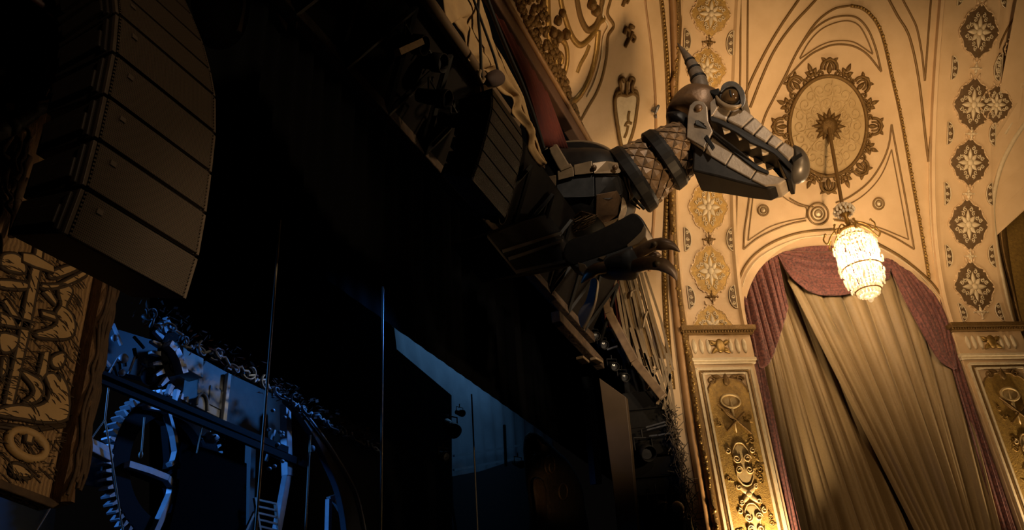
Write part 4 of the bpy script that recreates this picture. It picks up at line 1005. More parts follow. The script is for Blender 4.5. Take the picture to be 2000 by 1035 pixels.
carve([(48, 840), (62, 845), (58, 868), (44, 864)], 'link_stub', seg=1)
carve([(22, 905), (45, 912), (60, 930), (40, 935), (18, 925)], 'small_block', .02)
carve([(-6, 828), (60, 836), (124, 828), (124, 832), (60, 842), (-6, 834)], 'bottom_rail', .02, seg=1)
# upper strips of the carving that show between array and bark
carve([(82, 216), (97, 205), (96, 240), (84, 330), (66, 330), (60, 300), (78, 270)], 'hatched_strip', .03, seg=1)
carve([(66, 236), (72, 240), (76, 256), (70, 262), (64, 252)], 'small_block', .05)
mb = MB()
rnd = random.Random(3)
for i in range(150):                              # engraved hatching
    x = rnd.uniform(-20, 150); y = rnd.uniform(500, 930)
    if x > 175-(y-545)*.17: continue
    a = AY(x, y, YP-.006); L = rnd.uniform(.05, .14); d = V((cos(.5), 0, -sin(.5)))*L if rnd.random() < .6 else V((.2, 0, 1))*L*.7
    mb.tube([a, a+d], .006, 4)
for i in range(420):
    x = rnd.uniform(-20, 160); y = rnd.uniform(495, 935)
    if x > 170-(y-545)*.17: continue
    a = AY(x, y, YP-.035); L = rnd.uniform(.04, .10); q = .35+.5*sin(x*.05+y*.021); d = V((cos(q), 0, -sin(q)))*L
    mb.tube([a, a+d*.5+V((0, 0, .006)), a+d], [.002, .005, .002], 4)
hb = mb.build('engraved_hatching', WOODK, pt); tag(hb, kind='stuff')
# bark-covered post along the panel's right edge
bp_ = thing('bark_post', AY(120, 975, YP), 'rough bark-covered wooden edge post standing right of the carved panel', 'post')
x0, x1 = xr_+.015, AY(207, 560, YP).x
bz = AY(108, 985, YP).z; mb = MB(); rnd = random.Random(6); N = 46; ring = []
for i in range(N+1):
    z = bz+(6.6-bz)*i/N; w = x1-x0; j = [rnd.uniform(-.018, .018) for _ in range(6)]
    ring += [V((x0+j[0]*.2, YP+.1, z)), V((x0+j[1]*.4, YP-.10+j[1], z)), V((x0+w*.35, YP-.15+j[2], z)), V((x0+w*.7, YP-.13+j[3], z)), V((x1+j[4], YP-.06, z)), V((x1+j[5], YP+.1, z))]
mb.add(ring, [(i*6+k, i*6+(k+1) % 6, (i+1)*6+(k+1) % 6, (i+1)*6+k) for i in range(N) for k in range(6)]+[(5, 4, 3, 2, 1, 0)]); mb.build('trunk', BARK, bp_)
mb = MB()
for k in range(9):
    xx = x0+(x1-x0)*rnd.uniform(.15, .9); z0 = bz+rnd.uniform(0, .3); P = []
    while z0 < 4.2: P.append(V((xx+rnd.uniform(-.03, .03), YP-.15, z0))); z0 += rnd.uniform(.1, .25)
    mb.tube(spline(P, 3), .014, 5)
mb.build('creeper_veins', BARKD, bp_)
# ragged board under the panel
rb = MB(); rb.prism([AY(-60, 930, YP-.05), AY(60, 975, YP-.05), AY(105, 992, YP-.05), AY(118, 984, YP-.05), AY(100, 972, YP-.05), AY(-60, 912, YP-.05)], V((0, .16, 0)))
tag(rb.build('ragged_batten', BARKD, None, .01), 'dark ragged batten along the bottom edge of the carved panel', 'batten')
# bark trunk with vines upper left
tr = thing('vine_trunk', AY(20, 480, 5.2), 'dark bark trunk overgrown with vines, at the left edge behind the near loudspeaker', 'scenic tree')
mb = MB(); mb.puff([AY(x, y, 5.2) for x, y in sp2([(-60, 120), (30, 110), (66, 150), (78, 210), (70, 260), (62, 300), (56, 350), (40, 400), (26, 440), (10, 470), (-60, 520)], 4, True)], V((0, 1, 0)), .16, 4, .5); mb.build('trunk', BARK, tr)
mb = MB(); rnd = random.Random(8)
for k in range(14):
    x = rnd.uniform(-10, 60); y = rnd.uniform(150, 420); P = [(x, y)]
    for q in range(5): x += rnd.uniform(-14, 14); y += rnd.uniform(10, 26); P.append((min(x, 78-(y-150)*.18), y))
    mb.tube(spline([AY(a, b, 5.0) for a, b in P], 4), rnd.uniform(.012, .03), 6)
mb.build('vines', BARKD, tr)
def branch(pts, r, label, m=BLACKP, y=4.9):
    P = spline([AY(a, b, y) for a, b in pts], 6); n = len(P); rnd = random.Random(int(pts[0][1])); mb = MB()
    mb.tube([p+V((0, rnd.uniform(-.02, .02), rnd.uniform(-.015, .015))) for p in P], [r*(1-.45*i/n) for i in range(n)], 8)
    tag(mb.build('bare_branch', m), label, 'branch', 'dark bare branches by the loudspeaker')
branch([(-30, 262), (20, 245), (60, 218), (100, 196), (118, 184)], .085, 'thick dark bare branch reaching behind the near loudspeaker, lower of two at the left edge')
branch([(-30, 150), (30, 150), (70, 132), (104, 104), (122, 92)], .075, 'dark bare branch under the dark red lampshade shape, upper of two at the left edge')
mb = MB(); c = AY(20, 60, 4.7)
mb.lathe(c, (.25, .1, 1), [(.02, .45), (.22, .30), (.42, .05), (.50, -.18), (.46, -.20), (.40, .02), (.2, .26)], 30)
tag(mb.build('flared_hood', mat('dark_red_hood', (.06, .018, .012), .6, 0, (.035, .01, .008), 8)), 'dark red flared hood hanging in the top left corner', 'hood')
tw_ = thing('twig_knot', AY(104, 120, 4.6), 'small pale knot of twigs and leaves beside the near loudspeaker\'s dark side', 'twigs')
rnd = random.Random(12); mb = MB()
for k in range(16):
    a = AY(104+rnd.uniform(-14, 10), 128+rnd.uniform(-32, 50), 4.6); d = V((rnd.uniform(-1, 1), 0, rnd.uniform(-1, 1)))*.09; mb.tube([a, a+d*.5+V((0, -.02, .01)), a+d], .012, 5)
mb.tube([AY(98, 92, 4.6), AY(104, 130, 4.6), AY(102, 180, 4.6)], .02, 5); mb.build('stems', BARK, tw_)
mb = MB()
for k in range(9):
    a = AY(104+rnd.uniform(-10, 10), 118+rnd.uniform(-24, 52), 4.57); mb.ball(a, (.035, .012, .022), 8, 5)
mb.build('leaves', WOODL, tw_)
# hanging lamp pods, edge strip and roots near the top
pod = thing('lamp_housing', AY(430, 45, 4.6), 'dark rounded lamp housing hanging at the top edge right of the near loudspeaker', 'stage lamp')
mb = MB(); mb.puff([AY(x, y, 4.6) for x, y in sp2([(392, -30), (470, -40), (474, 10), (466, 62), (450, 92), (424, 92), (402, 66), (392, 20)], 4, True)], V((0, 1, 0)), .2, 5, .6); mb.build('shell', DARKB, pod)
mb = MB(); mb.tube([AY(x, y, 4.42) for x, y in ((474, -30), (475, 12), (466, 64))], .03, 6); mb.build('rim', TAN, pod)  # the housing's lit edge is put in as a tan tube
es = MB(); es.prism([AY(x, y, 4.6) for x, y in ((528, -30), (566, -30), (566, 20), (560, 62), (546, 40))], V((0, .1, 0))); tag(es.build('scenic_fin', BARKD, None, .01), 'narrow brown fin hanging from the top edge beside the roots', 'scenic piece')
rt = MB(); rnd = random.Random(21)
for k in range(26):
    x, y = 594+rnd.uniform(-12, 20), -6; P = [(x, y)]
    dx = rnd.uniform(-4, 7)
    for q in range(5): x += dx*rnd.uniform(.3, 1.6); y += rnd.uniform(3, 15); P.append((x, y))
    rt.tube(spline([AY(a, b, 4.12) for a, b in P], 4), rnd.uniform(.006, .014), 5)
tag(rt.build('root_cluster', BARK), 'straggling roots hanging from the header at the top edge', 'roots')

# ================================================================ header bridge over the stage opening (y 3.3 .. 4.2, z 6.5 .. 7.7)
hb_ = thing('header_bridge', (9.5, 4.1, 6.5), 'dark steel header bridge running above the stage opening to the dragon', 'bridge')
mb = MB(); mb.prism([V((4, 4.14, 6.42)), V((4, 3.36, 7.62)), V((4, 3.6, 7.95)), V((4, 4.4, 6.7))], V((10.4, 0, 0))); mb.build('underside_panel', DARKB, hb_)
mb = MB(); mb.box((9.3, 4.12, 6.50), (5.3, .07, .09)); mb.build('lower_chord', BARKD, hb_, .015)
mb = MB(); mb.tube([V((4, 3.30, 7.55)), V((9.05, 3.30, 7.55))], .085, 10); mb.build('upper_pipe', mat('dull_brown_pipe', (.12, .075, .04), .5, .3), hb_)
for k in range(11):
    x = 5+k*.9; mb = MB(); mb.bar((x, 4.08, 6.42), (x+.45, 3.42, 7.45), .05); mb.build('brace', DARKM, hb_)
    mb = MB(); mb.bar((x+.45, 3.42, 7.45), (x+.9, 4.08, 6.42), .05); mb.build('brace', DARKM, hb_)
mb = MB(); mb.prism([AY(x, y, 3.22) for x, y in ((938, 168), (958, 205), (962, 246), (950, 240), (940, 210))], V((0, .08, 0))); mb.prism([AY(x, y, 3.2) for x, y in ((944, 165), (955, 168), (960, 215), (950, 218))], V((0, .06, 0))); mb.build('gusset', mat('brown_gusset', (.16, .10, .05), .6), hb_)
LENS = mat('dark_lens_glass', (.05, .05, .055), .15)
def stage_lamp(p, aim, L, r, label, m=DARKM, lens=LENS, group='stage lanterns on the bridge and tower'):
    t = thing('stage_lantern', p, label, 'stage light', group); p = V(p); a = V(aim).normalized()
    mb = MB(); mb.lathe(p, a, [(.0, -L*.55), (r*.7, -L*.5), (r*.8, -L*.1), (r*.8, .1*L), (r, L*.15), (r, L*.5), (r*.9, L*.5), (r*.85, L*.2)], 16); mb.build('body', m, t)
    mb = MB(); mb.lathe(p+a*L*.3, a, [(.0, .02), (r*.8, 0)], 16); mb.build('lens', lens, t)
    mb = MB(); s_ = a.cross(ZZ).normalized(); P = [p+s_*r*1.15, p+s_*r*1.15+ZZ*r*1.6, p-s_*r*1.15+ZZ*r*1.6, p-s_*r*1.15]; mb.tube(P, r*.12, 6); mb.tube([p+ZZ*r*1.6, p+ZZ*r*2.6], r*.14, 6); mb.build('yoke', m, t)
for i, (x, y, lb) in enumerate(((800, 85, 'dark stage lantern on the header bridge, the one nearest the top edge'), (838, 120, 'dark stage lantern on the header bridge, beside a short light bar'), (846, 190, 'dark boxy stage lantern in the middle of the header bridge'), (888, 235, 'dark stage lantern on the header bridge just left of the far loudspeaker'), (955, 415, 'small dark stage lantern with a bright lens spot, left below the dragon\'s torso'))):
    stage_lamp(AY(x, y, 3.55), (.1, -.9, -.45), .42, .12, lb)
mb = MB(); mb.bar(AY(776, 103, 3.3), AY(822, 82, 3.3), .07); tag(mb.build('light_bar', STEELW), 'short grey metal bar under the header bridge, near its upper end', 'bar')
# machine box under the dragon
mbx = thing('winch_box', AY(1030, 500, 3.9), 'large black slatted winch box under the dragon\'s torso', 'box')
bpx = [(948, 460), (1000, 440), (1092, 408), (1128, 470), (1115, 520), (1060, 528), (1006, 536)]
mb = MB(); mb.prism([AY(x, y, 3.6) for x, y in bpx], V((0, .5, 0))); mb.build('casing', mat('black_casing', (.005, .005, .0055), .8, spec=.08), mbx, .02)
for q in (((978, 492), (1095, 455)), ((990, 507), (1098, 470)), ((1004, 532), (1112, 508))):
    mb = MB(); mb.bar(AY(*q[0], 3.57), AY(*q[1], 3.57), .045); mb.build('slat', DARKM, mbx)
mb = MB(); mb.bar(AY(948, 462, 3.56), AY(1006, 534, 3.56), .05); mb.build('edge_rail', DARKM, mbx)
bl = MB(); bl.prism([AX(x, y, 12.0) for x, y in sp2([(1166, 545), (1164, 575), (1156, 605), (1137, 640), (1129, 612), (1143, 588), (1151, 560), (1154, 545)], 4, True)], V((.10, 0, 0)))
tag(bl.build('scenic_sickle', mat('dull_grey_blade', (.16, .135, .11), .5, .4), None, .015), 'curved grey blade hanging below the dragon\'s thumb claw', 'scenic blade')

# tattered cloth, cords, red curtain
CLOTH = mat('tan_tattered_cloth', (.40, .26, .115), .8, 0, (.24, .14, .055), 5, .8, .3, 14)
Le = [(862, -25), (868, -5), (876, 30), (884, 47), (893, 40), (903, 52), (915, 66), (920, 90), (922, 112), (936, 122), (942, 140), (952, 136), (968, 165), (985, 183), (1000, 190), (1004, 204), (1001, 220), (1012, 232), (1028, 248), (1035, 265), (1031, 288), (1040, 308), (1050, 320), (1059, 322)]
Re = [(930, -40), (942, -10), (952, 20), (962, 50), (975, 90), (990, 128), (1004, 158), (1020, 196), (1034, 236), (1044, 268), (1054, 300), (1060, 320)]
pl = spline([AY(x, y, 3.2) for x, y in Le], 3); pr_ = spline([AY(x, y, 3.2) for x, y in Re], 4)
def cf(i, j):
    a = along(pl, i); b = along(pr_, i); p = a.lerp(b, j); return p+V((0, .05*sin(7*j+4*i)+.03*sin(19*j+2*sin(9*i)), .02*sin(13*j)))
mb = MB(); mb.grid(cf, 110, 24); tag(mb.build('tattered_cloth', CLOTH, None, solid=.02), 'tan tattered cloth with a ragged lower edge, hanging along the stage frame at the top', 'cloth')
def cord(pts, r, label, group, m=BLACKP, pl_=None, nm='cord'):
    f = pl_ or (lambda x, y: AY(x, y, 3.08)); mb = MB(); mb.tube(spline([f(x, y) for x, y in pts], 5), r, 6)
    return tag(mb.build(nm, m), label, 'cord', group)
cord([(935, -10), (934, 30), (938, 80), (940, 150)], .02, 'dark cord lying over the tattered cloth, leftmost of three', 'dark cords over the tattered cloth')
cord([(922, -10), (940, 40), (958, 90), (968, 120), (978, 160)], .018, 'dark cord slanting across the middle of the tattered cloth', 'dark cords over the tattered cloth')
cord([(945, -20), (975, 60), (1000, 120), (1020, 165), (1042, 225), (1062, 290)], .03, 'dark cord along the right edge of the tattered cloth beside the red curtain', 'dark cords over the tattered cloth')
mb = MB(); a0 = [(930, -60), (965, 20), (1000, 95), (1026, 152), (1044, 210), (1064, 285)]; a1 = [(960, -60), (995, 35), (1030, 105), (1060, 170), (1085, 235), (1106, 292)]
A_ = [AY(x, y, 3.56) for x, y in a0]; B_ = [AY(x, y, 3.56) for x, y in a1]
mb.grid(lambda i, j: along(A_, j).lerp(along(B_, j), i)+V((0, .05*sin(2*PI*7*i), 0)), 70, 20); tag(mb.build('house_curtain', REDC, None, solid=.02), 'strip of red house curtain showing between the tattered cloth and the brown rail', 'curtain')
# small hanging clutter on the cloth
ct = MB(); ct.puff([AY(x, y, 3.05) for x, y in sp2([(950, 150), (965, 136), (980, 150), (978, 166), (960, 170)], 3, True)], V((0, 1, 0)), .09, 4, .6); tag(ct.build('hanging_bundle', mat('dark_red_bundle', (.030, .012, .008), .8)), 'small dark red bundle hanging in front of the tattered cloth', 'bundle')
hk = MB(); hk.tube(spline([AY(x, y, 3.06) for x, y in ((938, 138), (936, 150), (942, 160), (946, 154))], 4), .022, 6); tag(hk.build('rope_hook', TAN), 'small pale hook at the end of the left cord on the tattered cloth', 'hook')

# ================================================================ right-hand tower: slat screen, beams, shelves of lanterns, twigs
XT = 14.9
T = lambda x, y, dx=0.0: AX(x, y, XT+dx)
tb_ = thing('lighting_tower', T(1290, 1035, .4), 'black steel lighting tower at the right of the stage opening, under the slat screen', 'tower')
for pz in ([(1150, 548), (1206, 540), (1226, 600), (1262, 690), (1298, 770), (1300, 793), (1222, 795), (1215, 700), (1180, 640)], [(1224, 812), (1304, 812), (1312, 848), (1228, 856)], [(1228, 866), (1316, 858), (1322, 900), (1236, 906)], [(1232, 914), (1326, 908), (1336, 945), (1238, 948)], [(1236, 942), (1336, 940), (1352, 1045), (1244, 1045)]):
    mb = MB(); mb.prism([T(x, y, .35) for x, y in pz], XV*.12); mb.build('back_panel', BLACKP, tb_, .01)
for q in (((1224, 780), (1250, 1050)), ((1300, 775), (1352, 1050)), ((1270, 790), (1282, 860))):
    mb = MB(); mb.bar(T(*q[0], .2), T(*q[1], .2), .09); mb.build('upright', DARKM, tb_, .01)
for (y0, xa, xb, th) in ((782, 1218, 1300, .16), (815, 1224, 1308, .08), (840, 1228, 1312, .06), (868, 1230, 1318, .07), (912, 1230, 1326, .18), (945, 1236, 1334, .07)):
    mb = MB(); mb.bar(T(xa, y0+6, .1), T(xb, y0-2, .1), th, .35); mb.build('shelf', DARKM if th < .1 else BLACKP, tb_, .01)
for q in (((1262, 835), (1300, 824)), ((1264, 840), (1302, 830)), ((1268, 852), (1284, 850)), ((1286, 850), (1310, 846))):
    mb = MB(); mb.bar(T(*q[0], -.05), T(*q[1], -.05), .03); mb.build('conduit', STEELW, tb_)
for (x, y, lb) in ((1160, 655, 'small lantern with a bright lens high in the tower, leftmost under the claws'), (1176, 672, 'small lantern with bright lens spots in the tower, right below the curved blade'), (1196, 714, 'small stage lantern low in the dark space left of the diagonal beam'), (1216, 735, 'stage lantern with a lit lens just left of the foot of the diagonal beam'), (1258, 880, 'dark boxy lantern on the tower shelf in the middle of the tower'), (1285, 990, 'large dark moving lantern at the bottom of the tower')):
    stage_lamp(T(x, y, -.05), (-.7, -.5, -.5), .36 if y < 800 else .5, .085 if y < 800 else .15, lb)
for (x0, y0, x1_, y1_, lb) in ((1138, 622, 1168, 612, 'upper of two thin grey bars under the claws, in the tower'), (1186, 683, 1206, 676, 'lower of two thin grey bars in the tower, left of the diagonal beam')):
    mb = MB(); mb.bar(T(x0, y0, -.1), T(x1_, y1_, -.1), .03); tag(mb.build('light_bar', STEELW), lb, 'bar')
# diagonal beams
WOODB = mat('weathered_beam', (.20, .125, .065), .6, 0, (.11, .065, .033), 8)
mb = MB(); P = [T(1183, 582, -.25), T(1190, 612, -.25), T(1240, 706, -.25), T(1296, 776, -.25)]
for a, b in zip(P, P[1:]): mb.bar(a, b, .13, .16)
tag(mb.build('diagonal_beam', WOODB, None, .015), 'long weathered beam slanting down along the lower edge of the slat screen', 'beam piece')
lbm = thing('sloping_rail', T(1110, 640, -.6), 'dark brown sloping rail running from below the dragon down to the tower', 'rail')
mb = MB(); mb.bar(AY(1085, 618, 4.0), AY(1172, 712, 4.0), .16, .2); mb.build('timber', BARKD, lbm, .015)
for (q, r_) in ((((1132, 698), (1144, 708)), .14), (((1158, 700), (1172, 708)), .12)):
    mb = MB(); mb.bar(AY(*q[0], 3.9), AY(*q[1], 3.9), r_, .05); mb.build('end_plate', TAN, lbm, .01)
# slat screen
sl = thing('slat_screen', T(1255, 640), 'screen of weathered tan slats and torn cloth standing right below the dragon\'s claws', 'screen')
SLAT = mat('weathered_slat', (.30, .215, .12), .7, 0, (.15, .10, .055), 12, .8, .3, 30, 'noise', (1, 4, .6))
rnd = random.Random(31)
topl = [(1204, 546), (1256, 530)]
for k in range(17):
    t = k/16; x0_ = 1205+52*t; y0_ = 545-14*t; sx = x0_+rnd.uniform(-4, 4)
    ex = 1232+84*t+rnd.uniform(-4, 4); ey = 712+rnd.uniform(-40, 10)+ (40*t if t > .5 else 30*t)
    w0 = rnd.uniform(3.5, 6); w1 = rnd.uniform(2, 5); dx = rnd.uniform(-.12, .08)
    mx_, my_ = (sx+ex)/2+rnd.uniform(-3, 5), (y0_+ey)/2
    mb = MB(); mb.prism([T(sx-w0/2, y0_, dx), T(sx+w0/2, y0_-1, dx), T(mx_+w0/2, my_, dx), T(ex+w1/2, ey, dx), T(ex-w1/2, ey+2, dx), T(mx_-w0/2, my_, dx)], XV*.035)
    mb.build('slat', SLAT, sl)
for q in ([(1208, 548), (1226, 545), (1236, 590), (1248, 634), (1236, 642), (1222, 600)], [(1232, 572), (1242, 566), (1254, 615), (1258, 650), (1240, 640)], [(1262, 612), (1272, 606), (1290, 660), (1304, 692), (1290, 700), (1276, 660)], [(1244, 600), (1256, 604), (1272, 680), (1276, 694), (1262, 688)]):
    mb = MB(); mb.prism([T(x, y, .05) for x, y in sp2(q, 3, True)], XV*.03); mb.build('torn_cloth', CLOTH, sl)
for q in (((1232, 640), (1262, 742)), ((1244, 640), (1278, 752)), ((1258, 690), (1290, 768)), ((1276, 694), (1306, 790)), ((1290, 700), (1312, 800)), ((1302, 690), (1318, 806)), ((1282, 720), (1262, 760)), ((1300, 716), (1284, 790)), ((1310, 730), (1296, 800))):
    mb = MB(); mb.bar(T(*q[0], -.05), T(*q[1], -.05), .035, .05); mb.build('lath', SLAT, sl)
for q in ([(1232, 580), (1234, 570), (1242, 566)], [(1256, 640), (1260, 620), (1264, 608)]):
    mb = MB(); mb.tube(spline([T(x, y, -.15) for x, y in q], 4), .025, 6); mb.build('pale_rope', STEELW if False else TAN, sl)
# red curtain glimpses behind the claws
rg = MB(); R0 = [T(1168, 540, .3), T(1208, 536, .3)]; R1 = [T(1180, 640, .3), T(1214, 640, .3)]
rg.grid(lambda i, j: (R0[0].lerp(R0[1], i)).lerp(R1[0].lerp(R1[1], i), j)+XV*(.04*sin(2*PI*5*i)), 50, 6)
tag(rg.build('house_curtain', REDC, None, solid=.02), 'strips of red curtain glowing behind the dragon\'s palm', 'curtain')
# twig bundle on the tower's right side
tg = MB(); rnd = random.Random(17)
for k in range(420):
    t = rnd.random(); y = 795+235*t; x = 1300+42*t+rnd.uniform(0, 1)*(18+6*t)-4
    a = T(x, y, rnd.uniform(-.1, .15)); d = V((rnd.uniform(-.1, .1), rnd.uniform(-.28, .22), rnd.uniform(-1, .5))).normalized()*rnd.uniform(.10, .24)
    tg.tube([a, a+d], rnd.uniform(.005, .011), 4)
tag(tg.build('twig_thatch', mat('grey_brown_twigs', (.15, .11, .07), .8, 0, (.06, .042, .028), 30)), 'rough thatch of grey-brown twigs down the right side of the lighting tower', 'thatch', kind='stuff')
for (pz, lb) in (([(1312, 985), (1322, 978), (1334, 985), (1336, 1000), (1326, 1008), (1314, 1000)], 'pale crumpled scrap caught in the twigs at the foot of the tower'), ([(1294, 990), (1302, 978), (1304, 996), (1296, 1004)], 'small tan scrap beside the large lantern at the bottom of the tower')):
    mb = MB(); mb.puff([T(x, y, -.2) for x, y in sp2(pz, 3, True)], XV, .06, 3, .6); tag(mb.build('paper_scrap', TAN), lb, 'scrap')
# portal return: flat brown board
pbd = MB(); pbd.prism([AX(x, y, 14.5) for x, y in ((1170, 738), (1222, 775), (1232, 870), (1248, 1060), (1208, 1060), (1196, 940))], XV*.15)
tag(pbd.build('portal_board', mat('plain_brown_board', (.085, .052, .027), .6, 0, (.065, .04, .02), 3), None, .01), 'plain flat brown board standing left of the lighting tower', 'board')

# ================================================================ the dark stage: black cloths, blue drop, gears, gantry
bc = MB(); bc.grid(lambda i, j: V((3+29*i, 7.1+(.10*sin(2*PI*60*i+2*sin(31*i))+.05*sin(2*PI*23*i))*min(1, .06+j*2), 6.5+7.5*j)), 700, 8); tag(bc.build('black_border', BLACK, None, solid=.02), 'large black masking border cloth hanging across the top of the stage', 'masking cloth')
ip = MB(); ip.prism([AY(x, y, 11.5) for x, y in ((300, 300), (770, 640), (775, 682), (882, 772), (884, 1120), (300, 1120))], V((0, .1, 0))); tag(ip.build('black_flat', BLACK), 'black flat behind the gears, its right edge against the blue backcloth', 'masking flat')
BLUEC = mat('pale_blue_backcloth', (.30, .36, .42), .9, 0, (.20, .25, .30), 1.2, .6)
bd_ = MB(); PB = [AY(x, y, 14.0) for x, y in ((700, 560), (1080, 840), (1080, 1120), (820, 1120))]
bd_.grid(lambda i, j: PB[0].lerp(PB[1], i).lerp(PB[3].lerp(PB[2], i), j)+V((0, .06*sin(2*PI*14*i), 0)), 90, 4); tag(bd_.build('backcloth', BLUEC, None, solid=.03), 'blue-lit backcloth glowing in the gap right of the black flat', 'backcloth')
rl = MB()
for k in range(3):
    rl.prism([AY(x, y, 13.0) for x, y in ((880, 925+k*40), (1045, 880+k*42), (1048, 905+k*42), (880, 952+k*40))], V((0, .05, 0)))
rl = MB(); rl.prism([AY(x, y, 13.0) for x, y in ((884, 930), (940, 920), (1000, 900), (1042, 906), (1046, 1080), (900, 1080), (886, 990))], V((0, .1, 0)))
tag(rl.build('dark_backing', mat('midnight_flat', (.02, .024, .03), .8)), 'dark set silhouette standing in front of the lower blue backcloth', 'scenic flat')
for (x0_, y0_, x1_, y1_, lb) in ((886, 890, 1040, 866, 'upper of two pale battens crossing the blue backcloth'), (886, 918, 1036, 890, 'lower of two pale battens crossing the blue backcloth, just above the dark silhouette')):
    mb = MB(); mb.bar(AY(x0_, y0_, 13.6), AY(x1_, y1_, 13.6), .08); tag(mb.build('batten', BLUEC), lb, 'batten')
CAB = mat('steel_cable', (.30, .27, .22), .5, .3)
def cable(x, y0, y1, Y, r, label, x2=None):
    a = AY(x, y0, Y); b = AY(x2 or x, y1, Y); b.x = a.x if x2 is None else b.x
    mb = MB(); mb.tube([V((a.x, Y, a.z)), V((b.x, Y, b.z))], r, 6); tag(mb.build('hanging_cable', CAB), label, 'cable', 'vertical cables over the stage')
cable(547, 430, 1060, 6.6, .018, 'thin vertical cable hanging in front of the blue ladder tower')
cable(748, 560, 1060, 6.4, .018, 'bright thin vertical cable hanging against the black in the middle of the stage')
cable(606, 850, 1060, 8.4, .02, 'thin vertical cable right of the ladder tower beneath the curved rib')
cable(921, 770, 1060, 9.5, .022, 'thin vertical cable in front of the blue backcloth')
mb = MB(); mb.tube([AY(985, 830, 10.5), AY(988, 910, 10.5)], .05, 6); tag(mb.build('hanging_pipe', BLACKP), 'short dark pipe hanging in front of the blue backcloth', 'pipe')
stage_lamp(AY(880, 835, 9.8), (-.3, -.6, -.6), .55, .20, 'blue-lit stage lantern hanging at the left edge of the blue backcloth', STEELW, STEELW, 'stage lanterns by the backcloth')
stage_lamp(AY(898, 806, 9.8), (-.3, -.6, -.3), .3, .10, 'small blue-lit lantern just above the lantern at the backcloth edge', STEELW, STEELW, 'stage lanterns by the backcloth')
stage_lamp(AY(866, 890, 9.8), (-.3, -.6, -.3), .4, .13, 'dark lantern below the blue-lit one at the backcloth edge', DARKM, STEELW, 'stage lanterns by the backcloth')
stage_lamp(AY(1012, 905, 9.8), (-.3, -.6, -.3), .4, .13, 'dark lantern at the right of the blue backcloth, beside the carved brown column', DARKM, STEELW, 'stage lanterns by the backcloth')
# carved brown column
cb = thing('carved_column', AY(1080, 1035, 8), 'brown carved wooden scenic column at the right side of the dark stage', 'scenic column')
mb = MB(); mb.puff([AY(x, y, 8.0) for x, y in sp2([(1032, 848), (1048, 850), (1070, 872), (1100, 900), (1126, 950), (1134, 1000), (1140, 1080), (1052, 1080), (1046, 1000), (1036, 920)], 3, True)], V((0, 1, 0)), .35, 4, .4); mb.build('shaft', BARKD, cb)
mb = MB(); mb.puff([AY(x, y, 7.6) for x, y in sp2([(1042, 936), (1062, 940), (1066, 980), (1070, 1080), (1050, 1080), (1048, 1000)], 3, True)], V((0, 1, 0)), .06, 3, .5); mb.prism([AY(x, y, 7.62) for x, y in ((1038, 850), (1048, 848), (1060, 872), (1050, 874))], V((0, .1, 0))); mb.build('pale_edge', BARK, cb)
mb = MB()
for (x, y, r) in ((1074, 908, 14), (1050, 900, 12), (1078, 912, 8), (1100, 960, 12)):
    mb.tube([AY(x+r*cos(q)*.7, y+r*1.3*sin(q), 7.62) for q in [2*PI*k/16 for k in range(16)]], .025, 6, True)
mb.build('scroll_rings', BARK, cb)
bs = MB(); bs.prism([AY(x, y, 6.0) for x, y in ((1146, 735), (1158, 740), (1172, 860), (1176, 945), (1164, 945), (1156, 860))], V((0, .15, 0)))
tag(bs.build('steel_post', mat('blue_grey_steel', (.10, .12, .15), .5, .3)), 'narrow blue-lit steel leg left of the plain brown board', 'post')

# ---------------------------------------------------------------- gears
BSTEEL = mat('pale_steel', (.46, .49, .54), .45, .15, (.34, .37, .41), 10)  # lit gear edges and teeth are put into this paler tone
BDARK = mat('near_black_steel', (.0055, .006, .008), .75, spec=.12)
YG = 9.0
G = lambda x, y, dy=0.0: AY(x, y, YG+dy)
def circ(p, q, r):
    ax, ay, bx, by, cx, cy = p.x, p.z, q.x, q.z, r.x, r.z; d = 2*(ax*(by-cy)+bx*(cy-ay)+cx*(ay-by))
    ux = ((ax*ax+ay*ay)*(by-cy)+(bx*bx+by*by)*(cy-ay)+(cx*cx+cy*cy)*(ay-by))/d; uy = ((ax*ax+ay*ay)*(cx-bx)+(bx*bx+by*by)*(ax-cx)+(cx*cx+cy*cy)*(bx-ax))/d
    return ux, uy, math.hypot(ax-ux, ay-uy)
gx, gz, gr = circ(G(252, 797), G(212, 909), G(234, 1005))
print('GEAR', gx, gz, gr)
def gear(cx, cz, R, n, label, m, a0, a1, th=.16, y=YG, tooth=.09, rim=.32, full=False):
    t = thing('gear_wheel', (cx, y, cz), label, 'gear', 'clockwork gears on the set')
    mb = MB(); N = n*4; o = []; inn = []
    for k in range(N+1):
        a = a0+(a1-a0)*k/N; r = R
        o.append(V((cx+r*cos(a), y, cz+r*sin(a)))); inn.append(V((cx+(R-rim)*cos(a), y, cz+(R-rim)*sin(a))))
    dv = V((0, th, 0)); M_ = N+1
    mb.add(o+inn+[p+dv for p in o]+[p+dv for p in inn], [f for k in range(N) for f in ((k, k+1, M_+k+1, M_+k), (2*M_+k, 3*M_+k, 3*M_+k+1, 2*M_+k+1), (k, 2*M_+k, 2*M_+k+1, k+1), (M_+k, M_+k+1, 3*M_+k+1, 3*M_+k))])
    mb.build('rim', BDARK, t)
    mb = MB()
    for k in range(int(n*(a1-a0)/(2*PI))):
        a = a0+2*PI*(k+.5)/n*1.0; e = V((cos(a), 0, sin(a))); f = V((-sin(a), 0, cos(a))); w = 2*PI*R/n*.30
        c = V((cx, y, cz)); q0 = c+e*(R-.02); q1 = c+e*(R+tooth)
        mb.taper([q0-f*w, q0+f*w, q1+f*w*.45, q1-f*w*.45], [p+dv for p in (q0-f*w, q0+f*w, q1+f*w*.45, q1-f*w*.45)])
    mb.build('teeth', m, t); return t  # paler than the rim, standing for the light on the tooth edges
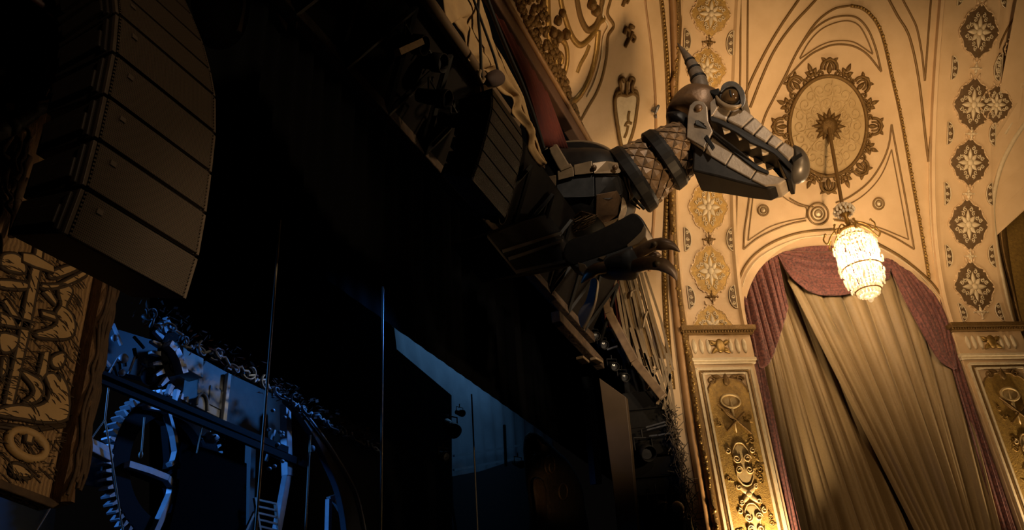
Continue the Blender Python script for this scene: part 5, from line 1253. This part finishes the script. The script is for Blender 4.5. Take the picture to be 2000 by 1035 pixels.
g = gear(gx, gz, gr-.05, 64, 'large blue-lit gear wheel with open spokes at the left of the stage', BSTEEL, 0, 2*PI, rim=.30)
mb = MB(); mb.lathe(V((gx, YG+.03, gz)), (0, 1, 0), [(gr-.34, 0), (gr-.30, .05)], 60)
def slot(pix, r, nm='spoke_flange', closed=False):
    mb = MB(); P = [G(x, y, -.06) for x, y in pix]
    for a, b in zip(P, P[1:]): mb.bar(a, b, r, .10, V((0, 1, 0)))
    return mb.build(nm, BSTEEL, g)
slot([(283, 795), (318, 800), (326, 806), (338, 850), (343, 882), (338, 902), (330, 908)], .055)
slot([(248, 907), (290, 920), (325, 934), (336, 950), (333, 966), (316, 1005), (300, 1040)], .085)
mb = MB(); mb.prism([G(x, y, .02) for x, y in ((250, 800), (283, 792), (322, 796), (350, 880), (345, 910), (330, 914), (332, 900), (326, 830), (300, 804), (262, 812))], V((0, .12, 0))); mb.build('spoke_web', BDARK, g)
mb = MB(); mb.prism([G(x, y, .02) for x, y in ((226, 880), (260, 905), (330, 930), (345, 915), (360, 960), (340, 1000), (330, 950), (255, 920), (228, 905))], V((0, .12, 0))); mb.build('spoke_web', BDARK, g)
ux_, uz_, ur_ = circ(G(312, 672), G(326, 735), G(362, 768))
pu = G(345, 700); cx2, cz2 = G(366, 700, -.35).x, G(366, 700, -.35).z
R2 = .56
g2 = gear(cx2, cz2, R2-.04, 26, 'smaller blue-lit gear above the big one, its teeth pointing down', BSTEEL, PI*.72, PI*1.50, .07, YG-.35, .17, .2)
mb = MB(); P = [G(x, y, -.42) for x, y in ((326, 672), (338, 684), (348, 704), (355, 730))]
for a, b in zip(P, P[1:]): mb.bar(a, b, .11, .15, V((0, 1, 0)))
mb.build('curved_flange', BSTEEL, g2)
mb = MB(); mb.ball(G(292, 735, -.2), (.13, .10, .13), 12, 8); mb.build('hub', BDARK, g2)
# blue rails and plate left of the gear
for (q, r, lb) in ((((158, 856), (216, 882)), .06, 'upper of two blue-lit rails left of the big gear'), (((160, 868), (215, 896)), .11, 'lower thicker blue-lit rail left of the big gear')):
    mb = MB(); mb.bar(G(*q[0], -.3), G(*q[1], -.3), r, .1); tag(mb.build('steel_rail', BSTEEL, None, .01), lb, 'rail')
mb = MB(); mb.prism([G(x, y, -.18) for x, y in ((356, 862), (430, 884), (482, 905), (480, 1070), (322, 1070), (348, 965))], V((0, .05, 0))); tag(mb.build('black_flat', BLACK), 'small black sheet added to darken the right half of the big gear', 'masking flat')  # sheet added to keep the gear's right half dark
mb = MB(); mb.prism([G(x, y, .3) for x, y in sp2([(150, 878), (205, 900), (206, 935), (200, 948), (188, 950), (146, 935)], 2, True)], V((0, .04, 0))); tag(mb.build('tinted_plate', mat('dull_blue_plate', (.07, .09, .11), .6)), 'dull blue plate with a rounded corner under the rails', 'plate')
mb = MB(); mb.prism([AY(x, y, 9.6) for x, y in ((-60, 930), (110, 985), (100, 1080), (-60, 1080))], V((0, .05, 0))); tag(mb.build('blue_flat', mat('faint_blue_flat', (.05, .07, .09), .8)), 'faint blue flat showing under the carved panel in the lower left corner', 'scenic flat')
def scord(pts, r, label, Y=8.6, m=CAB):
    mb = MB(); mb.tube([AY(x, y, Y) for x, y in pts], r, 5); tag(mb.build('thin_rope', m), label, 'rope', 'thin ropes among the gears')
scord([(213, 748), (205, 820), (214, 870), (228, 960), (240, 1040)], .012, 'thin rope hanging down along the big gear\'s teeth')
scord([(205, 820), (178, 858)], .010, 'short slanting rope left of the big gear')
scord([(282, 815), (276, 888)], .012, 'short rope with a small weight hanging inside the big gear')
scord([(98, 992), (70, 1038)], .012, 'thin rope hanging below the carved panel at the bottom edge', 8.0)
scord([(395, 830), (384, 885)], .010, 'thin rope hanging below the gantry right of the gears')
mb = MB(); mb.ball(AY(275, 888, 8.6), (.03, .03, .05), 8, 6); tag(mb.build('rope_weight', CAB), 'small pale weight at the end of the rope inside the big gear', 'weight')
# gantry beams
for (q, lb) in ((((185, 728), (560, 880)), 'long black gantry beam running under the pale blocks, the upper of two'), (((190, 738), (600, 910)), 'long black gantry beam, the lower of two, crossing over the big gear')):
    mb = MB(); mb.bar(G(*q[0], -.4), G(*q[1], -.4), .07, .12); tag(mb.build('gantry_beam', BDARK), lb, 'beam piece', 'black gantry beams')
# dark machinery block left of small gear
mk = thing('machinery_frame', G(250, 690), 'cluttered dark machinery frame with blue glints, left of the smaller gear', 'machinery')
mb = MB(); mb.prism([G(x, y, .2) for x, y in ((186, 640), (236, 645), (310, 668), (300, 740), (200, 720))], V((0, .2, 0))); mb.build('back_plate', mat('navy_plate', (.035, .05, .07), .6), mk)
rnd = random.Random(41)
for k in range(12):
    x, y = rnd.uniform(200, 296), rnd.uniform(655, 738); a = G(x, y, -.05); d = V((rnd.uniform(-.3, .3), 0, rnd.uniform(-.3, .3)))
    mb = MB(); mb.bar(a, a+d, rnd.uniform(.02, .05)); mb.build('strut', BDARK if k % 3 else BSTEEL, mk)
for (x, y, r) in ((241, 700, .07), (238, 728, .05), (224, 660, .05)):
    mb = MB(); mb.ball(G(x, y, -.1), r, 10, 6); mb.build('pulley', BSTEEL, mk)
# pale scenic facade blocks
PALE = mat('pale_plastered_block', (.42, .40, .36), .7, 0, (.30, .28, .25), 6)
fb = thing('scenic_facade', G(400, 760), 'pale cream scenic building block with a painted arch, right of the smaller gear', 'scenic building')
mb = MB(); mb.prism([G(x, y, -.2) for x, y in ((358, 672), (366, 684), (398, 700), (397, 738), (357, 716))], V((0, .3, 0))); mb.build('upper_block', PALE, fb, .01)
mb = MB(); mb.prism([G(x, y, -.1) for x, y in ((388, 732), (402, 704), (446, 728), (440, 822), (384, 794))], V((0, .3, 0))); mb.build('middle_block', mat('grey_plastered_block', (.20, .20, .19), .7, 0, (.13, .13, .125), 6), fb, .01)
mb = MB(); mb.prism([G(x, y, .0) for x, y in ((446, 728), (556, 780), (560, 880), (440, 822))], V((0, .3, 0))); mb.build('shadow_block', mat('brown_grey_block', (.07, .065, .055), .7, 0, (.045, .04, .035), 6), fb, .01)
mb = MB(); mb.tube([G(395+11*cos(q), 790+22*sin(q), -.13) for q in [PI+PI*k/10 for k in range(11)]]+[G(406, 802, -.13)], .025, 5); mb.prism([G(x, y, -.12) for x, y in ((412, 752), (436, 764), (432, 800), (408, 788))], V((0, .03, 0)));
mb.build('painted_arch', mat('faded_ink', (.11, .11, .105), .7), fb)
mb = MB(); mb.bar(G(446, 730, -.15), G(436, 824, -.15), .07, .08); mb.build('corner_strip', PALE, fb, .01)
# hanging motor
hm = thing('hanging_motor', G(414, 850), 'small blue-lit hanging motor under the gantry beam', 'motor')
mb = MB(); mb.tube([G(414, 815, -.3), G(413, 845, -.3)], .02, 6); mb.build('shackle', CAB, hm)
mb = MB(); mb.lathe(G(412, 856, -.3), ZZ, [(0, .10), (.09, .07), (.13, 0), (.08, -.06), (0, -.08)], 14); mb.build('casing', BSTEEL, hm)
mb = MB()
for k in range(6): a = 2*PI*k/6; mb.tube([G(412, 856, -.3), G(412, 856, -.3)+V((.2*cos(a), .2*sin(a), -.02))], .014, 5)
mb.build('arms', BDARK, hm)
# vine header: curled ribbon and red-brown foliage along the inner arch
VINE = mat('pale_blue_ribbon', (.26, .29, .32), .5, .1, (.07, .08, .09), 14, .4)
vn = thing('curled_ribbon_header', G(500, 740, -.8), 'tattered curled ribbon header with reddish foliage along the top of the gear set', 'scenic header')
rnd = random.Random(51); path = [(290, 606), (300, 630), (330, 640), (352, 656), (360, 672), (384, 676), (400, 690), (432, 696), (450, 716), (476, 728), (500, 740), (520, 752), (545, 770), (565, 776), (590, 800), (612, 808), (630, 822), (652, 838), (676, 846), (700, 862), (724, 872), (742, 884)]
Pv = spline([G(x, y, -.8) for x, y in path], 6)
for k in range(17):
    a = along(Pv, (k+.2)/17); rr = rnd.uniform(.08, .15); e = 1 if k % 2 else -1; q0 = rnd.uniform(0, 6)
    C_ = [a+V((rr*(1-.6*i/16)*cos(q0+e*i*.42), -.1+.012*i, .8*rr*(1-.6*i/16)*sin(q0+e*i*.42))) for i in range(17)]
    mb = MB(); mb.tube(C_, .013, 6, False, 2.4, V((0, 1, 0))); mb.build('curl', VINE, vn)
mb = MB(); mb.tube([p+V((0, rnd.uniform(-.05, .05), rnd.uniform(-.06, .06))) for p in Pv], .022, 6); mb.build('stem', VINE, vn)
mb = MB()
for k in range(520):
    t = rnd.random(); p = along(Pv, t); a = p+V((rnd.uniform(-.12, .12), rnd.uniform(-.1, .3), rnd.uniform(.02, .34))); s_ = rnd.uniform(.03, .08)
    d1 = V((rnd.uniform(-1, 1), rnd.uniform(-1, 1), rnd.uniform(-1, 1))).normalized()*s_; d2 = d1.orthogonal().normalized()*s_*.5
    mb.add([a-d1, a+d2, a+d1, a-d2], [(0, 1, 2, 3)])
fo = mb.build('foliage', mat('red_brown_foliage', (.05, .016, .009), .8), vn); tag(fo, kind='stuff')
# ladder tower
lt = thing('ladder_tower', G(530, 1035, -.3), 'blue-lit steel post with a ladder beside it, right of the hanging motor', 'tower')
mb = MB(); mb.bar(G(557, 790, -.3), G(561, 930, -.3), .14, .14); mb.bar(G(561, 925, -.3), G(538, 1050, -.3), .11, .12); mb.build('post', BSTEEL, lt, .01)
mb = MB(); mb.bar(G(490, 855, .1), G(484, 1050, .1), .12, .12); mb.build('rear_post', mat('dull_steel_post', (.12, .13, .13), .6), lt)
for q in (((497, 972), (510, 1050)), ((538, 985), (545, 1050))):
    mb = MB(); mb.bar(G(*q[0], -.35), G(*q[1], -.35), .04); mb.build('ladder_rail', PALE, lt)
for k in range(6):
    y = 975+13*k; mb = MB(); mb.bar(G(498+1.5*k, y, -.35), G(540, y+9, -.35), .028); mb.build('rung', PALE, lt)
for q in (((497, 1000), (478, 1040)), ((536, 840), (520, 900)), ((524, 885), (560, 900))):
    mb = MB(); mb.bar(G(*q[0], -.32), G(*q[1], -.32), .04); mb.build('brace', PALE if q[0][0] < 500 else BSTEEL, lt)
mb = MB()
for k in range(10):
    x, y = rnd.uniform(515, 556), rnd.uniform(790, 960); mb.ball(G(x, y, -.45), (.04, .04, .03), 8, 5)
mb.build('clamps', BSTEEL, lt)
# curved rib
cr_ = MB(); oc = sp2([(562, 778), (590, 800), (622, 840), (650, 880), (680, 930), (700, 975), (718, 1060)], 5); ic = sp2([(562, 784), (586, 810), (615, 855), (638, 900), (660, 950), (672, 1000), (680, 1060)], 5)
cr_.prism([AY(x, y, 8.4) for x, y in oc]+[AY(x, y, 8.4) for x, y in reversed(ic)], V((0, .12, 0)))
cr2 = tag(cr_.build('curved_rib', mat('navy_rib', (.06, .07, .09), .55), None, .01), 'dark curved rib arching down from the ribbon header, lit blue along its edge', 'scenic rib')
mb = MB(); mb.tube([AY(x, y, 8.36) for x, y in oc], .025, 6); mb.build('lit_edge', BSTEEL, cr2)
fr_ = thing('steel_bracing', AY(655, 1035, 8.8), 'small blue-lit steel frame with a diagonal brace, beneath the curved rib', 'frame')
for q in (((642, 975), (640, 1060)), ((642, 975), (670, 965)), ((652, 978), (668, 1004))):
    mb = MB(); mb.bar(AY(*q[0], 8.8), AY(*q[1], 8.8), .09 if q[0][0] < 650 else .06); mb.build('member', BSTEEL, fr_, .005)
mb = MB(); mb.ball(AY(610, 876, 8.4), (.05, .05, .06), 8, 6); tag(mb.build('cable_clamp', BSTEEL), 'small blue-lit clamp on the cable beneath the curved rib', 'clamp')
# ================================================================ lights: the chandelier, house lights, stage blues and added fill spots
def lamp(kind, name, loc, power, col, target=None, size=.2, angle=None, blend=.5):
    L = bpy.data.lights.new(name, kind); L.energy = power; L.color = col
    if kind == 'AREA': L.size = size
    else: L.shadow_soft_size = size
    if kind == 'SPOT': L.spot_size = math.radians(angle); L.spot_blend = blend
    o = bpy.data.objects.new(name, L); C.objects.link(o); o.location = loc
    if target is not None: o.rotation_euler = (V(target)-V(loc)).to_track_quat('-Z', 'Y').to_euler()
    return o
WARM = (1.0, .64, .31); BLUE = (.07, .32, 1.0)
lamp('POINT', 'chandelier_glow', (CX, CY, 7.85), 360, (1, .72, .42), size=.35)
lamp('SPOT', 'house_wash', (9.0, -5.0, 7.5), 2300, WARM, (16.3, -1.2, 9.4), .8, 66, .8)
lamp('SPOT', 'house_wash', (11.0, -3.0, 4.0), 1900, WARM, (13.2, 1.6, 12.2), .5, 56, .9)
lamp('SPOT', 'house_wash', (11.0, -7.0, 5.0), 1300, WARM, (18.5, -4.2, 11.0), .5, 50, .9)  # spot added to brighten the next bay at the right
lamp('SPOT', 'house_wash', (9.0, -4.5, 0.0), 800, WARM, (18.0, -1.2, 3.5), .5, 32, .9)  # low spot added for the foot of the drapes
lamp('SPOT', 'dragon_fill', (5.0, -4.5, 12.5), 2800, (1, .80, .58), (12.2, 1.8, 8.8), .3, 29, .7)  # unseen spot added to light the dragon from above
lamp('SPOT', 'wall_sconce', W(.75, 1.9, .55), 800, (1, .72, .40), W(.6, 4.4, .0), .12, 100, .8)
lamp('SPOT', 'wall_sconce', W(6.9, 1.7, .55), 600, (1, .72, .40), W(6.7, 4.4, .0), .12, 100, .8)
lamp('SPOT', 'set_fill', (5.0, -5.5, 1.2), 900, (1, .70, .40), (3.9, 5.5, 2.7), .3, 17, .6)  # unseen spot added to brighten the woodcut panel
lamp('SPOT', 'set_fill', (0.0, -5.0, 5.5), 380, (1, .70, .42), (2.5, 3.4, 4.3), .5, 32, .8)  # weak fill added for the near loudspeaker
lamp('SPOT', 'set_fill', (8.5, -6.0, 5.0), 2600, (1, .72, .42), (14.2, 2.9, 6.0), .3, 28, .8)  # added spot brightening the tower and the dragon's hand
lamp('SPOT', 'set_fill', (7.5, -5.0, 9.0), 1500, (1, .72, .42), (8.3, 3.2, 8.4), .3, 31, .6)  # spot added to lift the tattered cloth
lamp('SPOT', 'set_fill', (4.0, -3.0, 3.0), 2200, (1, .76, .48), (14.9, 2.9, 6.2), .3, 15, .7)  # added spot reaching the slat screen from the camera side
lamp('SPOT', 'stage_fill', (10.0, 4.6, 6.3), 300, (1, .93, .82), (9.75, 9, 4.6), .2, 9, .5)  # narrow white spot added to brighten the scenic facade
lamp('SPOT', 'stage_fill', (15.0, 5.2, 4.0), 160, (1, .72, .42), AY(1085, 960, 7.7), .2, 14, .7)  # warm spot added so the carved column shows
lamp('SPOT', 'stage_blue', (13.0, 5.5, 7.0), 700, BLUE, (8.9, 9, 3.9), .3, 50, .6)
lamp('SPOT', 'stage_blue', (5.2, 12.5, 5.0), 750, BLUE, (8.7, 9, 3.6), .3, 60, .6)
lamp('AREA', 'stage_blue', (28.0, 12.2, 14.0), 120, (.20, .48, .85), (28.5, 14, 8.0), 9)
w = bpy.data.worlds.new('world'); bpy.context.scene.world = w; w.use_nodes = True
w.node_tree.nodes['Background'].inputs['Color'].default_value = (.0012, .0010, .0009, 1)
vs = bpy.context.scene.view_settings; vs.view_transform = 'Standard'; vs.look = 'None'; vs.exposure = 0; vs.gamma = 1
